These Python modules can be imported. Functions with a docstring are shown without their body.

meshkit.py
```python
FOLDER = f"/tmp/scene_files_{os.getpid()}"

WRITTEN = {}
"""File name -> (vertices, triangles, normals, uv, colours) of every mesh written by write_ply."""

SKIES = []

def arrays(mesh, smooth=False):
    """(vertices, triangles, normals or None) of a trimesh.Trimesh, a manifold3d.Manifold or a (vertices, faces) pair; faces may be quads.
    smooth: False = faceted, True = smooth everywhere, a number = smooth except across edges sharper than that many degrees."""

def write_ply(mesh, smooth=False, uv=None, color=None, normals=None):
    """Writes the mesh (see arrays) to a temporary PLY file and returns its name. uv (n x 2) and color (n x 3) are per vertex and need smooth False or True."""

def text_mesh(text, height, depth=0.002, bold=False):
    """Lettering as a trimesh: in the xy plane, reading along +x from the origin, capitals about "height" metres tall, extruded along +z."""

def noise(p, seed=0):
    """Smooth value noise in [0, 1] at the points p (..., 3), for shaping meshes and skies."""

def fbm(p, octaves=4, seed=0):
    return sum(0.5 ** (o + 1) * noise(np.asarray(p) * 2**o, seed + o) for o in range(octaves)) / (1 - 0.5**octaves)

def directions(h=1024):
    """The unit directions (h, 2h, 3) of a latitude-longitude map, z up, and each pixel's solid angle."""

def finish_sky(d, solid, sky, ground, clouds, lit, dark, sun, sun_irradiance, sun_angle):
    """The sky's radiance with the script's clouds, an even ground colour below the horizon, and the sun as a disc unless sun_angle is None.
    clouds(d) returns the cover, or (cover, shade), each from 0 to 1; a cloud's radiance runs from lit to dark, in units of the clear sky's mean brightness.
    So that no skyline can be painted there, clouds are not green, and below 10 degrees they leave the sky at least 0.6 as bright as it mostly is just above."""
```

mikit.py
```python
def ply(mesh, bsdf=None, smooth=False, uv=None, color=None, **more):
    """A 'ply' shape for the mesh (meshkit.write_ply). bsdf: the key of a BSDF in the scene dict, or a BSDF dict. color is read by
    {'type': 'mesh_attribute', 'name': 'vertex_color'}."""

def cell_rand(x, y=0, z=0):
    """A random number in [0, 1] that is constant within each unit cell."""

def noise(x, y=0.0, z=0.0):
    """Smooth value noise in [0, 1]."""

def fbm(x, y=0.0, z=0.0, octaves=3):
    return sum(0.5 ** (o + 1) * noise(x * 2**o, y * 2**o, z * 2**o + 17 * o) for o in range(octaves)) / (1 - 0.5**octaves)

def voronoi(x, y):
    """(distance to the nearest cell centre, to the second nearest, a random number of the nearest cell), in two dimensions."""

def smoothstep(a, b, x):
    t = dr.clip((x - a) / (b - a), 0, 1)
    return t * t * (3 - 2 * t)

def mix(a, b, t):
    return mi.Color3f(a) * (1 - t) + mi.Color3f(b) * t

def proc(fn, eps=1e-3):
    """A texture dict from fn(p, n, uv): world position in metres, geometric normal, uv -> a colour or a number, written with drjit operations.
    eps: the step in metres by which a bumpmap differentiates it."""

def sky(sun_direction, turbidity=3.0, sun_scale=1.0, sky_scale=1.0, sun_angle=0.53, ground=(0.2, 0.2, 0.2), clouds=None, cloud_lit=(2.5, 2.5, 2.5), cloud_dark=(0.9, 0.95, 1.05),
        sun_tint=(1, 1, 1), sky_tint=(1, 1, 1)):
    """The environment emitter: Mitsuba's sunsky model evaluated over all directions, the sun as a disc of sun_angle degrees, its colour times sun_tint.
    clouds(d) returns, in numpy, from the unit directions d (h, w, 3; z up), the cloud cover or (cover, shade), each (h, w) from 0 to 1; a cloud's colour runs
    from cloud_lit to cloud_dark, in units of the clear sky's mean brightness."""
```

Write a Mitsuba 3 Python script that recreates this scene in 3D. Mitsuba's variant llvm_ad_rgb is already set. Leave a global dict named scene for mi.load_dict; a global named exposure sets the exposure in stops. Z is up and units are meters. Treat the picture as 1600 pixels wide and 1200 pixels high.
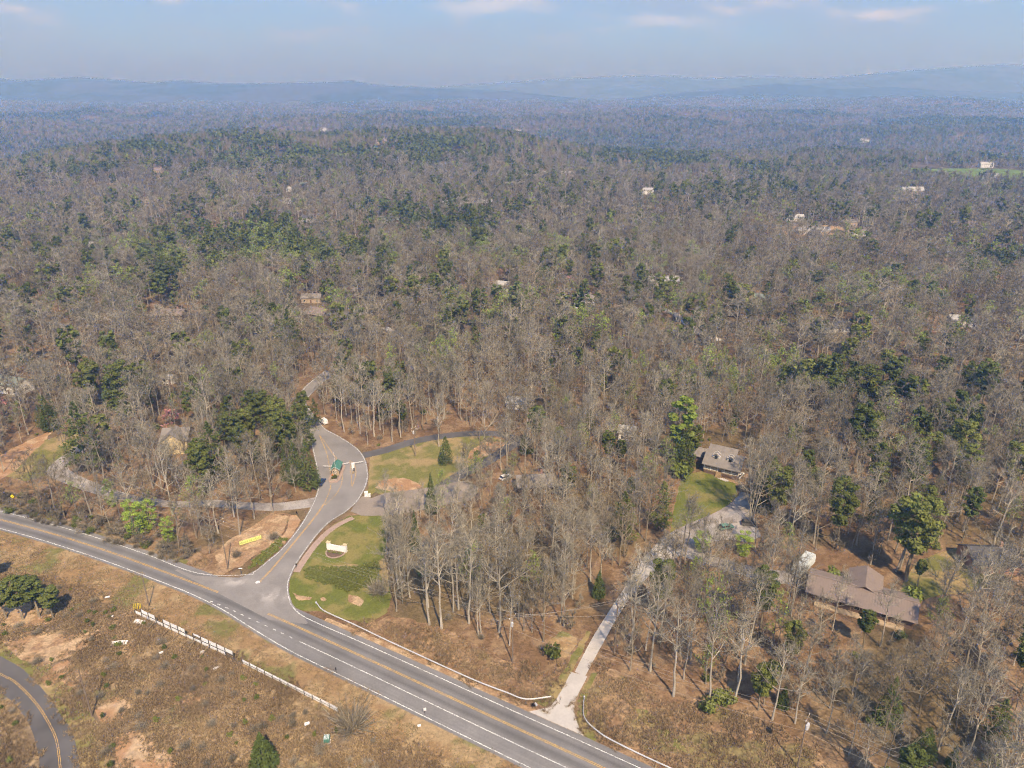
import math, numpy as np, trimesh, mitsuba as mi, mikit, drjit as dr
import shapely.geometry as sg
from shapely.ops import unary_union
from shapely import contains_xy
from meshkit import fbm as nfbm, text_mesh
T = mi.ScalarTransform4f
scene, labels = {}, {}

# ------------------------------------------------------------------ camera, sky, exposure
CAM_H, PITCH, FPX = 120.0, math.radians(21.9), 1111.0      # drone height, tilt, focal length in photo pixels
CP, SP = math.cos(PITCH), math.sin(PITCH)
scene['camera'] = {'type': 'perspective', 'fov': math.degrees(2 * math.atan(800 / FPX)), 'fov_axis': 'x',
                   'near_clip': 1.0, 'far_clip': 60000.0, 'medium': {'type': 'ref', 'id': 'haze_air'},
                   'to_world': T().look_at(origin=[0, 0, CAM_H], target=[0, CP, CAM_H - SP], up=[0, 0, 1])}
SUN_AZ, SUN_EL = math.radians(17), math.radians(49)
SUN = (math.sin(SUN_AZ) * math.cos(SUN_EL), -math.cos(SUN_AZ) * math.cos(SUN_EL), math.sin(SUN_EL))


def clouds(d):
    z = np.maximum(d[..., 2], 0.02)
    q = np.stack([d[..., 0] / z * 0.55, d[..., 1] / z * 0.55, 0 * z], -1)
    el = np.degrees(np.arcsin(np.clip(d[..., 2], -1, 1)))
    az = np.arctan2(d[..., 0], d[..., 1])
    veil = np.clip(nfbm(np.stack([az * 5, el * 0.5, 0 * az], -1), 5, 5) * 2.6 - 1.0, 0, 1) * 0.42 * np.clip(el / 4, 0, 1)
    p2 = np.stack([az * 15, el * 1.0, 0 * az], -1)
    puff = np.clip((nfbm(p2, 6, 11) - 0.50) * 4.5, 0, 1) * np.clip((el - 3.0) / 2, 0, 1) * np.clip((50 - el) / 30, 0, 1)
    cover = np.clip(veil + 0.34 * puff + 0.05, 0, 0.9)
    return cover, np.clip(1 - 0.75 * puff - 0.2 * veil, 0, 1)


scene['sky'] = mikit.sky(SUN, turbidity=3.0, ground=(0.12, 0.10, 0.08), sky_tint=(0.83, 0.98, 1.32), clouds=clouds, cloud_lit=(3.2, 3.0, 2.9), cloud_dark=(1.0, 1.02, 1.12))
exposure = 2.2
HAZE_TOP, HAZE_LOW = 680.0, -45.0
scene['haze_air'] = {'type': 'homogeneous', 'albedo': {'type': 'rgb', 'value': [0.76, 0.88, 0.995]},
                     'sigma_t': {'type': 'rgb', 'value': [1.0e-4, 1.7e-4, 3.05e-4]},
                     'phase': {'type': 'hg', 'g': 0.35}}
scene['haze'] = {'type': 'cube', 'to_world': T().translate([0, 8000, (HAZE_TOP + HAZE_LOW) / 2]).scale([24000, 20000, (HAZE_TOP - HAZE_LOW) / 2]),
                 'bsdf': {'type': 'null'}, 'interior': {'type': 'ref', 'id': 'haze_air'}}
labels['haze'] = {'kind': 'stuff', 'label': 'pale blue haze in the air over the wooded hills'}


# ------------------------------------------------------------------ terrain
def ss(a, b, x):
    t = np.clip((np.asarray(x, float) - a) / (b - a), 0, 1)
    return t * t * (3 - 2 * t)


def f2(x, y, s, octv=4, seed=0):
    return nfbm(np.stack([np.asarray(x) / s + 31.7, np.asarray(y) / s + 57.3, 0 * np.asarray(x) + 0.5], -1), octv, seed)


def H(x, y):
    """Ground height: flat round the junction, a wooded ridge 1.3 km off, rolling country and rising plain beyond."""
    x, y = np.asarray(x, float), np.asarray(y, float)
    r = np.hypot(x, y)
    m = ss(330, 620, r) * ss(-100, 250, y)
    h = 4 * ss(330, 900, r) + m * (f2(x, y, 230, 4, 1) - 0.5) * 40
    ridge = np.exp(-(((y - 1420 - 0.10 * x) / 360) ** 2)) * ss(-1000, -470, x) * (1 - ss(-60, 260, x))
    h = h + m * 44 * ridge
    h = h - 44 * ss(1650, 2000, r) * (1 - ss(2500, 3000, r)) * ss(0, 900, y)
    h = h + (f2(x, y, 800, 4, 2) - 0.5) * 190 * ss(2300, 3400, r) * ss(0, 900, y)
    h = h + 20 * ss(2400, 3000, r) + (26 + 30 * ss(-2000, 3000, x)) * ss(3200, 8000, r)
    return h * ss(-100, 200, y)


def ray(u, v):
    a, b = (u - 800) / FPX, (v - 600) / FPX
    return np.array([a, CP - b * SP, -SP - b * CP])


def G(u, v, z=0.0):
    """The ground point seen at a pixel of the 1600 x 1200 photograph (used once, to survey where things stand)."""
    d = ray(u, v)
    if d[2] < 0:
        t = (z - CAM_H) / d[2]
        if t * d[1] < 320:
            return np.array([d[0] * t, d[1] * t])
    t = np.geomspace(150, 15000, 4000)
    below = CAM_H + d[2] * t < H(d[0] * t, d[1] * t) + z
    t = t[np.argmax(below)] if below.any() else 9000.0
    return np.array([d[0] * t, d[1] * t])


def PX(x, y, z=0.0):
    x, y, z = (np.asarray(q, float) for q in (x, y, z))
    k = y * CP - (z - CAM_H) * SP
    k = np.where(k > 1, k, 1)
    return 800 + FPX * x / k, 600 + FPX * (-y * SP - (z - CAM_H) * CP) / k, k


def rise(u, v, vtop):
    """Height of an upright thing whose foot is at pixel (u, v) and whose top is on pixel row vtop."""
    x, y = G(u, v)
    d = ray(u, vtop)
    return CAM_H + d[2] * y / d[1] - float(H(x, y))


def gp(pts):
    return np.array([G(*p) for p in pts])


# ------------------------------------------------------------------ helpers
def number(name):
    if name not in USED:
        USED[name] = 0
        return name
    USED[name] += 1
    return f'{name}_{USED[name]:03d}'


USED = {}


def say(key, label=None, cat=None, group=None, kind=None):
    d = {k: v for k, v in dict(label=label, category=cat, group=group, kind=kind).items() if v}
    if d:
        labels.setdefault(key, {}).update(d)


def put(name, mesh, m, parent=None, smooth=False, uv=None, label=None, cat=None, group=None, kind=None, tw=None):
    key = number((parent + '__' if parent else '') + name)
    s = mikit.ply(mesh, m, smooth=smooth, uv=uv)
    if tw is not None:
        s['to_world'] = tw
    scene[key] = s
    say(key, label, cat, group, kind)
    return key


def thing(name, label, cat, group=None):
    key = number(name)
    say(key, label, cat, group)
    return key


def cat_(ms):
    return trimesh.util.concatenate([m for m in ms if m is not None])


def place(m, x=0, y=0, z=0, rz=0):
    m = m.copy()
    c, s = math.cos(rz), math.sin(rz)
    m.apply_transform(np.array([[c, -s, 0, x], [s, c, 0, y], [0, 0, 1, z], [0, 0, 0, 1.0]]))
    return m


def box(sx, sy, sz, x=0, y=0, z=0, rz=0):
    """A box standing on z, centred on x, y."""
    b = trimesh.creation.box((sx, sy, sz))
    b.apply_translation((0, 0, sz / 2))
    return place(b, x, y, z, rz)


def beam(a, b, w, h=None):
    """A square bar from a to b."""
    a, b = np.asarray(a, float), np.asarray(b, float)
    h = h or w
    d = b - a
    L = np.linalg.norm(d)
    d /= L
    up = np.array([0, 0, 1.0]) if abs(d[2]) < 0.95 else np.array([0, 1.0, 0])
    s = np.cross(d, up); s /= np.linalg.norm(s)
    u = np.cross(s, d)
    M = np.eye(4); M[:3, 0], M[:3, 1], M[:3, 2], M[:3, 3] = d, s, u, (a + b) / 2
    m = trimesh.creation.box((L, w, h)); m.apply_transform(M)
    return m


def tube(pts, rad, sides=5, cap=True):
    """A polyline as a tapered tube: (vertices, faces)."""
    p = np.asarray(pts, float)
    t = np.gradient(p, axis=0)
    t /= np.linalg.norm(t, axis=1, keepdims=True) + 1e-12
    ref = np.array([1.0, 0, 0]) if abs(t[0][2]) > 0.8 else np.array([0, 0, 1.0])
    a = np.cross(t, ref); a /= np.linalg.norm(a, axis=1, keepdims=True) + 1e-12
    b = np.cross(t, a)
    g = np.arange(sides) * 2 * np.pi / sides
    r = np.broadcast_to(rad, (len(p),))
    v = (p[:, None] + r[:, None, None] * (np.cos(g)[None, :, None] * a[:, None] + np.sin(g)[None, :, None] * b[:, None])).reshape(-1, 3)
    f = []
    for i in range(len(p) - 1):
        for j in range(sides):
            k = (j + 1) % sides
            f += [[i * sides + j, i * sides + k, (i + 1) * sides + k], [i * sides + j, (i + 1) * sides + k, (i + 1) * sides + j]]
    if cap:
        n = (len(p) - 1) * sides
        f += [[n, n + j, n + j + 1] for j in range(1, sides - 1)]
    return v, np.array(f)


def tmesh(pts, rad, sides=6):
    return trimesh.Trimesh(*tube(pts, rad, sides), process=False)


def smooth_line(p, n=4):
    """Catmull-Rom through the points."""
    p = np.asarray(p, float)
    q = np.vstack([2 * p[0] - p[1], p, 2 * p[-1] - p[-2]])
    out = []
    for i in range(1, len(q) - 2):
        for t in np.arange(n) / n:
            a, b, c, d = q[i - 1:i + 3]
            out.append(0.5 * (2 * b + (c - a) * t + (2 * a - 5 * b + 4 * c - d) * t * t + (3 * b - a - 3 * c + d) * t ** 3))
    return np.array(out + [p[-1]])


def offset(p, d):
    t = np.gradient(p, axis=0)
    t /= np.linalg.norm(t, axis=1, keepdims=True)
    return p + np.stack([-t[:, 1], t[:, 0]], 1) * np.broadcast_to(d, (len(p),))[:, None]


def strip(l, r, z, thick=0.0):
    """A sheet between two polylines, following the ground; with thick > 0 its edges drop by that."""
    n = len(l)
    zl, zr = H(l[:, 0], l[:, 1]) + z, H(r[:, 0], r[:, 1]) + z
    v = [np.c_[l, zl], np.c_[r, zr]]
    if thick:
        v += [np.c_[l, zl - thick], np.c_[r, zr - thick]]
    f = []
    for i in range(n - 1):
        f += [[i, n + i, i + 1], [i + 1, n + i, n + i + 1]]
        if thick:
            f += [[i, i + 1, 2 * n + i], [i + 1, 2 * n + i + 1, 2 * n + i], [n + i, 3 * n + i, n + i + 1], [n + i + 1, 3 * n + i, 3 * n + i + 1]]
    m = trimesh.Trimesh(np.vstack(v), f, process=False)
    if m.face_normals[0][2] < 0:
        m.invert()
    return m


def band(p, w, z, thick=0.0):
    return strip(offset(p, w / 2), offset(p, -w / 2), z, thick)


def sheet(poly, z, rag=0.0, step=1.0, seed=0):
    """A flat sheet of any outline (shapely polygon or points) with a ragged edge."""
    if not isinstance(poly, (sg.Polygon, sg.MultiPolygon)):
        poly = sg.Polygon(poly)
    poly = poly.buffer(0)
    ms = []
    for g in getattr(poly, 'geoms', [poly]):
        def rough(ring):
            L = ring.length
            s = np.arange(0, L, step)
            q = np.array([ring.interpolate(a).coords[0] for a in s])
            if rag:
                q = q + (np.stack([f2(q[:, 0], q[:, 1], 2.2, 3, seed + 3), f2(q[:, 0], q[:, 1], 2.2, 3, seed + 4)], 1) - 0.5) * 2 * rag
            return q
        s = sg.Polygon(rough(g.exterior), [rough(i) for i in g.interiors if i.length > 4]).buffer(0)
        for k in getattr(s, 'geoms', [s]):
            if k.area < 0.3:
                continue
            v, f = trimesh.creation.triangulate_polygon(k, engine='earcut')
            ms.append(trimesh.Trimesh(np.c_[v, np.full(len(v), z)], f, process=False))
    m = cat_(ms)
    if m.face_normals[0][2] < 0:
        m.invert()
    return m


# ------------------------------------------------------------------ materials
def mat(name, fn, rough=None, bump=None, scale=0.05, two=True):
    tex = mikit.proc(fn) if callable(fn) else {'type': 'rgb', 'value': list(fn)}
    b = {'type': 'diffuse', 'reflectance': tex}
    if rough is not None:
        b = {'type': 'principled', 'base_color': tex, 'roughness': rough, 'specular': 0.4}
    if bump:
        b = {'type': 'bumpmap', 'arbitrary': mikit.proc(bump, eps=0.05), 'scale': scale, 'bsdf': b}
    scene[name] = {'type': 'twosided', 'bsdf': b} if two else b


N, FB, MX, SS = mikit.noise, mikit.fbm, mikit.mix, mikit.smoothstep


def g_forest(p, n, uv):
    big = FB(p.x * 0.045, p.y * 0.045, 3.0, 3)
    mid = FB(p.x * 0.35, p.y * 0.35, 7.0, 3)
    fine = N(p.x * 2.3, p.y * 2.3, 1.0) * 0.5 + N(p.x * 5.1, p.y * 5.1, 4.0) * 0.5
    c = MX([0.185, 0.118, 0.068], [0.275, 0.190, 0.115], SS(0.35, 0.7, mid))
    c = MX(c, [0.145, 0.115, 0.062], SS(0.5, 0.72, big) * 0.8)
    return c * (0.62 + 0.76 * fine)


def g_field(p, n, uv):
    big = FB(p.x * 0.055, p.y * 0.055, 9.0, 3)
    mid = FB(p.x * 0.32, p.y * 0.32, 2.0, 4)
    fine = N(p.x * 2.0, p.y * 2.0, 1.0) * 0.5 + N(p.x * 4.7, p.y * 4.7, 4.0) * 0.5
    c = MX([0.215, 0.155, 0.092], [0.35, 0.262, 0.155], SS(0.33, 0.68, mid))
    c = MX(c, [0.20, 0.155, 0.112], SS(0.5, 0.66, big) * 0.7)
    c = MX(c, [0.150, 0.150, 0.055], SS(0.60, 0.74, FB(p.x * 0.17, p.y * 0.17, 5.0, 4)) * 0.6)
    return c * (0.68 + 0.64 * fine)


def g_verge(p, n, uv):
    mid = FB(p.x * 0.30, p.y * 0.30, 12.0, 4)
    fine = N(p.x * 2.2, p.y * 2.2, 1.0) * 0.5 + N(p.x * 5.3, p.y * 5.3, 4.0) * 0.5
    c = MX([0.30, 0.200, 0.105], [0.37, 0.270, 0.150], SS(0.4, 0.65, mid))
    c = MX(c, [0.145, 0.165, 0.052], SS(0.52, 0.66, FB(p.x * 0.13, p.y * 0.13, 15.0, 4)) * 0.75)
    return c * (0.74 + 0.52 * fine)


def g_lawn(p, n, uv):
    mid = FB(p.x * 0.22, p.y * 0.22, 22.0, 4)
    fine = N(p.x * 2.4, p.y * 2.4, 1.0) * 0.5 + N(p.x * 6.3, p.y * 6.3, 4.0) * 0.5
    c = MX([0.140, 0.158, 0.040], [0.235, 0.205, 0.075], SS(0.42, 0.72, mid))
    return c * (0.78 + 0.44 * fine)


def g_drylawn(p, n, uv):
    mid = FB(p.x * 0.20, p.y * 0.20, 32.0, 4)
    fine = N(p.x * 2.4, p.y * 2.4, 1.0) * 0.5 + N(p.x * 6.3, p.y * 6.3, 4.0) * 0.5
    c = MX([0.178, 0.175, 0.060], [0.330, 0.250, 0.125], SS(0.42, 0.74, mid))
    return c * (0.78 + 0.44 * fine)


def g_dirt(p, n, uv):
    mid = FB(p.x * 0.4, p.y * 0.4, 42.0, 4)
    fine = N(p.x * 2.9, p.y * 2.9, 1.0) * 0.5 + N(p.x * 6.3, p.y * 6.3, 4.0) * 0.5
    c = MX([0.37, 0.225, 0.125], [0.46, 0.335, 0.21], SS(0.35, 0.7, mid))
    return c * (0.76 + 0.48 * fine)


def g_straw(p, n, uv):
    mid = FB(p.x * 0.5, p.y * 0.5, 52.0, 4)
    fine = N(p.x * 2.9, p.y * 2.9, 1.0)
    return MX([0.33, 0.215, 0.125], [0.46, 0.335, 0.205], SS(0.35, 0.7, mid)) * (0.76 + 0.48 * fine)


def g_gravel(p, n, uv):
    mid = FB(p.x * 0.3, p.y * 0.3, 62.0, 4)
    fine = N(p.x * 3.1, p.y * 3.1, 1.0) * 0.5 + N(p.x * 7.0, p.y * 7.0, 4.0) * 0.5
    return MX([0.265, 0.24, 0.215], [0.38, 0.355, 0.33], SS(0.35, 0.65, mid)) * (0.74 + 0.52 * fine)


def g_asphalt(p, n, uv):
    # uv.x runs across the carriageway in metres from the yellow line: darker polished wheel tracks and oil strip
    mid = FB(p.x * 0.12, p.y * 0.12, 72.0, 4)
    fine = N(p.x * 4.1, p.y * 4.1, 1.0)
    a = uv.x
    lane = dr.exp(-dr.square((dr.abs(a) - 1.75) / 0.75))
    streak = FB(a * 2.2, uv.y * 0.03, 3.0, 3)
    c = mi.Color3f(0.205, 0.200, 0.196) * (1 - 0.26 * lane) * (0.76 + 0.48 * mid) * (0.93 + 0.14 * fine) * (0.88 + 0.24 * streak)
    return c * (1 + 0.55 * scuff(p))


def scuff(p):
    # dusty, polished patch where turning wheels scrub the junction
    a = dr.exp(-(dr.square((p.x + 63) / 4.5) + dr.square((p.y - 151) / 2.6))) + dr.exp(-(dr.square((p.x + 74) / 4.0) + dr.square((p.y - 156.5) / 1.6)))
    return a * SS(0.35, 0.7, FB(p.x * 0.5, p.y * 0.5, 111.0, 3))


def g_road(p, n, uv):
    mid = FB(p.x * 0.16, p.y * 0.16, 82.0, 4)
    fine = N(p.x * 4.1, p.y * 4.1, 1.0)
    return mi.Color3f(0.262, 0.248, 0.234) * (0.74 + 0.46 * mid) * (0.94 + 0.12 * fine) * (1 + 0.6 * scuff(p))


def g_darkroad(p, n, uv):
    mid = FB(p.x * 0.2, p.y * 0.2, 92.0, 4)
    return mi.Color3f(0.125, 0.120, 0.118) * (0.7 + 0.6 * mid)


def g_concrete(p, n, uv):
    mid = FB(p.x * 0.25, p.y * 0.25, 102.0, 4)
    fine = N(p.x * 3.7, p.y * 3.7, 1.0)
    return mi.Color3f(0.50, 0.475, 0.44) * (0.84 + 0.28 * mid) * (0.95 + 0.1 * fine)


def g_hill(p, n, uv):
    a = FB(p.x * 0.0012, p.y * 0.0012, 1.0, 3)
    return MX([0.045, 0.052, 0.034], [0.085, 0.075, 0.055], SS(0.3, 0.7, a))


def g_ground(p, n, uv):
    far = SS(500.0, 1200.0, dr.sqrt(p.x * p.x + p.y * p.y))
    a = FB(p.x * 0.0035, p.y * 0.0035, 1.0, 4)
    farc = MX([0.075, 0.070, 0.045], [0.165, 0.130, 0.095], SS(0.3, 0.7, a)) * (0.6 + 0.8 * N(p.x * 0.06, p.y * 0.06, 2.0))
    near = g_forest(p, n, uv)
    dull = MX([0.105, 0.086, 0.060], [0.160, 0.130, 0.092], FB(p.x * 0.2, p.y * 0.2, 8.0, 3)) * (0.65 + 0.7 * N(p.x * 0.9, p.y * 0.9, 1.0))
    near = MX(near, dull, SS(0.25, 0.55, FB(p.x * 0.012, p.y * 0.012, 12.0, 3)) * SS(230.0, 420.0, dr.sqrt(p.x * p.x + p.y * p.y)) * 0.85 + 0.0)
    return MX(near, farc, far)


def bumpy(p, n, uv):
    return FB(p.x * 0.8, p.y * 0.8, p.z * 0.8, 3)


mat('m_ground', g_ground, bump=bumpy, scale=0.55)
mat('m_field', g_field, bump=bumpy, scale=0.7)
mat('m_verge', g_verge, bump=bumpy, scale=0.4)
mat('m_lawn', g_lawn, bump=bumpy, scale=0.16)
mat('m_drylawn', g_drylawn, bump=bumpy, scale=0.22)
mat('m_dirt', g_dirt, bump=bumpy, scale=0.45)
mat('m_straw', g_straw, bump=bumpy, scale=0.4)
mat('m_gravel', g_gravel, bump=bumpy, scale=0.12)
mat('m_asphalt', g_asphalt)
mat('m_road', g_road)
mat('m_darkroad', g_darkroad)
mat('m_concrete', g_concrete)
mat('m_apron', lambda p, n, uv: mi.Color3f(0.285, 0.245, 0.205) * (0.72 + 0.5 * FB(p.x * 0.2, p.y * 0.2, 122.0, 4)) * (0.92 + 0.16 * N(p.x * 3.7, p.y * 3.7, 1.0)))
mat('m_hill', g_hill)


def worn(base, lo, amt=0.45, s=0.7):
    def fn(p, n, uv):
        w = FB(p.x * s, p.y * s, p.z * s, 4)
        f = N(p.x * 5.7, p.y * 5.7, p.z * 5.7)
        return MX(base, lo, SS(0.45, 0.75, w) * amt) * (0.92 + 0.16 * f)
    return fn


mat('m_white_line', worn([0.72, 0.72, 0.70], [0.30, 0.29, 0.28], 0.8, 1.3))
mat('m_yellow_line', worn([0.60, 0.36, 0.10], [0.36, 0.26, 0.16], 0.7, 1.3))
mat('m_white', worn([0.78, 0.78, 0.77], [0.55, 0.53, 0.50]), rough=0.5)
mat('m_steel', worn([0.50, 0.51, 0.52], [0.34, 0.33, 0.31]), rough=0.45)
mat('m_pole', worn([0.20, 0.155, 0.12], [0.32, 0.29, 0.26]))
mat('m_postgrey', worn([0.10, 0.095, 0.09], [0.2, 0.17, 0.14]))
mat('m_roof_brown', worn([0.225, 0.180, 0.155], [0.18, 0.15, 0.132]), rough=0.6)
mat('m_roof_grey', worn([0.245, 0.225, 0.205], [0.17, 0.155, 0.14]))
mat('m_roof_dark', worn([0.10, 0.10, 0.105], [0.15, 0.14, 0.14]))
mat('m_roof_green', worn([0.075, 0.20, 0.15], [0.13, 0.22, 0.18]), rough=0.5)
mat('m_roof_sage', worn([0.20, 0.24, 0.215], [0.16, 0.18, 0.165]))
mat('m_roof_lightgrey', worn([0.42, 0.42, 0.41], [0.33, 0.32, 0.31]))
mat('m_wall_white', worn([0.72, 0.71, 0.68], [0.56, 0.54, 0.5]))
mat('m_wall_cream', worn([0.62, 0.52, 0.32], [0.5, 0.41, 0.26]))
mat('m_wall_brown', worn([0.16, 0.11, 0.085], [0.22, 0.16, 0.12]))
mat('m_wall_brick', worn([0.37, 0.225, 0.17], [0.42, 0.29, 0.23]))
mat('m_wall_tan', worn([0.45, 0.36, 0.25], [0.36, 0.29, 0.2]))
mat('m_glass', (0.03, 0.035, 0.04), rough=0.12)
mat('m_black', worn([0.02, 0.02, 0.02], [0.05, 0.045, 0.04]))
mat('m_blue', worn([0.02, 0.05, 0.12], [0.03, 0.06, 0.13]), rough=0.3)
mat('m_yellow', worn([0.72, 0.74, 0.24], [0.62, 0.63, 0.26], 0.4))
mat('m_signyellow', worn([0.85, 0.68, 0.03], [0.8, 0.62, 0.05], 0.3))
mat('m_signgreen', worn([0.20, 0.34, 0.06], [0.24, 0.36, 0.1], 0.3))
mat('m_tealbox', worn([0.13, 0.26, 0.21], [0.22, 0.33, 0.28]), rough=0.5)
mat('m_wood', worn([0.34, 0.25, 0.15], [0.26, 0.20, 0.14]))
mat('m_orange', worn([0.8, 0.22, 0.04], [0.7, 0.2, 0.05], 0.3))
mat('m_red', worn([0.30, 0.10, 0.08], [0.25, 0.10, 0.08], 0.3))
mat('m_tarp', worn([0.52, 0.57, 0.58], [0.38, 0.43, 0.45], 0.9, 1.1), rough=0.55)
mat('m_stone', worn([0.36, 0.31, 0.25], [0.25, 0.22, 0.19], 0.8, 1.6))
mat('m_wire', (0.30, 0.28, 0.26), rough=0.5)


def v_wood(p, n, uv):
    # uv.x: 0 fine twig .. 1 pale trunk bark; uv.y: the tree's own tone
    t = MX([0.226, 0.210, 0.160], [0.50, 0.455, 0.38], uv.x)
    t = MX(t, mi.Color3f(t.x * 0.80, t.y * 0.735, t.z * 0.66), SS(0.3, 0.8, uv.y))
    w = N(p.x * 0.10, p.y * 0.10, 3.0)
    b = N(p.x * 1.7, p.y * 1.7, p.z * 0.7)
    return t * (0.62 + 0.62 * w) * (0.82 + 0.36 * b)


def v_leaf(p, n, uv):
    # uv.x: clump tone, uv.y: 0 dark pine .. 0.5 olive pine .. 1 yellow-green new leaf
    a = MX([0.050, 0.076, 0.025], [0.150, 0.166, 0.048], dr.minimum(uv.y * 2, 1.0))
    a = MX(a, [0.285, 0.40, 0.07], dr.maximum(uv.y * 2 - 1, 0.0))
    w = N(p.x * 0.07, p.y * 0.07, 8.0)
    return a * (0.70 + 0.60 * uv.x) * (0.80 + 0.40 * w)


def v_tuft(p, n, uv):
    a = MX([0.36, 0.275, 0.16], [0.225, 0.165, 0.115], SS(0.0, 0.5, uv.y))
    a = MX(a, [0.14, 0.17, 0.04], SS(0.55, 1.0, uv.y))
    return a * (0.6 + 0.7 * uv.x) * (0.75 + 0.5 * N(p.x * 0.2, p.y * 0.2, 1.0))


def v_flower(p, n, uv):
    return MX([0.42, 0.16, 0.14], [0.36, 0.22, 0.26], uv.y) * (0.6 + 0.8 * uv.x)


mat('m_bark', v_wood)
mat('m_leaf', v_leaf)
mat('m_tuft', v_tuft)
mat('m_blossom', v_flower)
# ------------------------------------------------------------------ ground, hills
def polar():
    rings = np.concatenate([[0], np.geomspace(8, 330, 34), np.geomspace(342, 1000, 58), np.geomspace(1012, 5200, 120), np.geomspace(5400, 27000, 60)])
    ang = np.radians(np.concatenate([np.arange(-52, 52, 0.5), np.arange(52, 308, 4.0)]))
    R, A = np.meshgrid(rings, ang, indexing='ij')
    x, y = R * np.sin(A), R * np.cos(A)
    z = H(x, y)
    n, k = R.shape
    i, j = np.meshgrid(np.arange(n - 1), np.arange(k), indexing='ij')
    j2 = (j + 1) % k
    q = np.stack([i * k + j, i * k + j2, (i + 1) * k + j2, (i + 1) * k + j], -1).reshape(-1, 4)
    f = np.vstack([q[:, [0, 2, 1]], q[:, [0, 3, 2]]])
    return trimesh.Trimesh(np.stack([x, y, z], -1).reshape(-1, 3), f, process=False)


put('ground', polar(), 'm_ground', smooth=True, label='leaf-littered forest floor and rolling ground out to the horizon', kind='structure')


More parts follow.
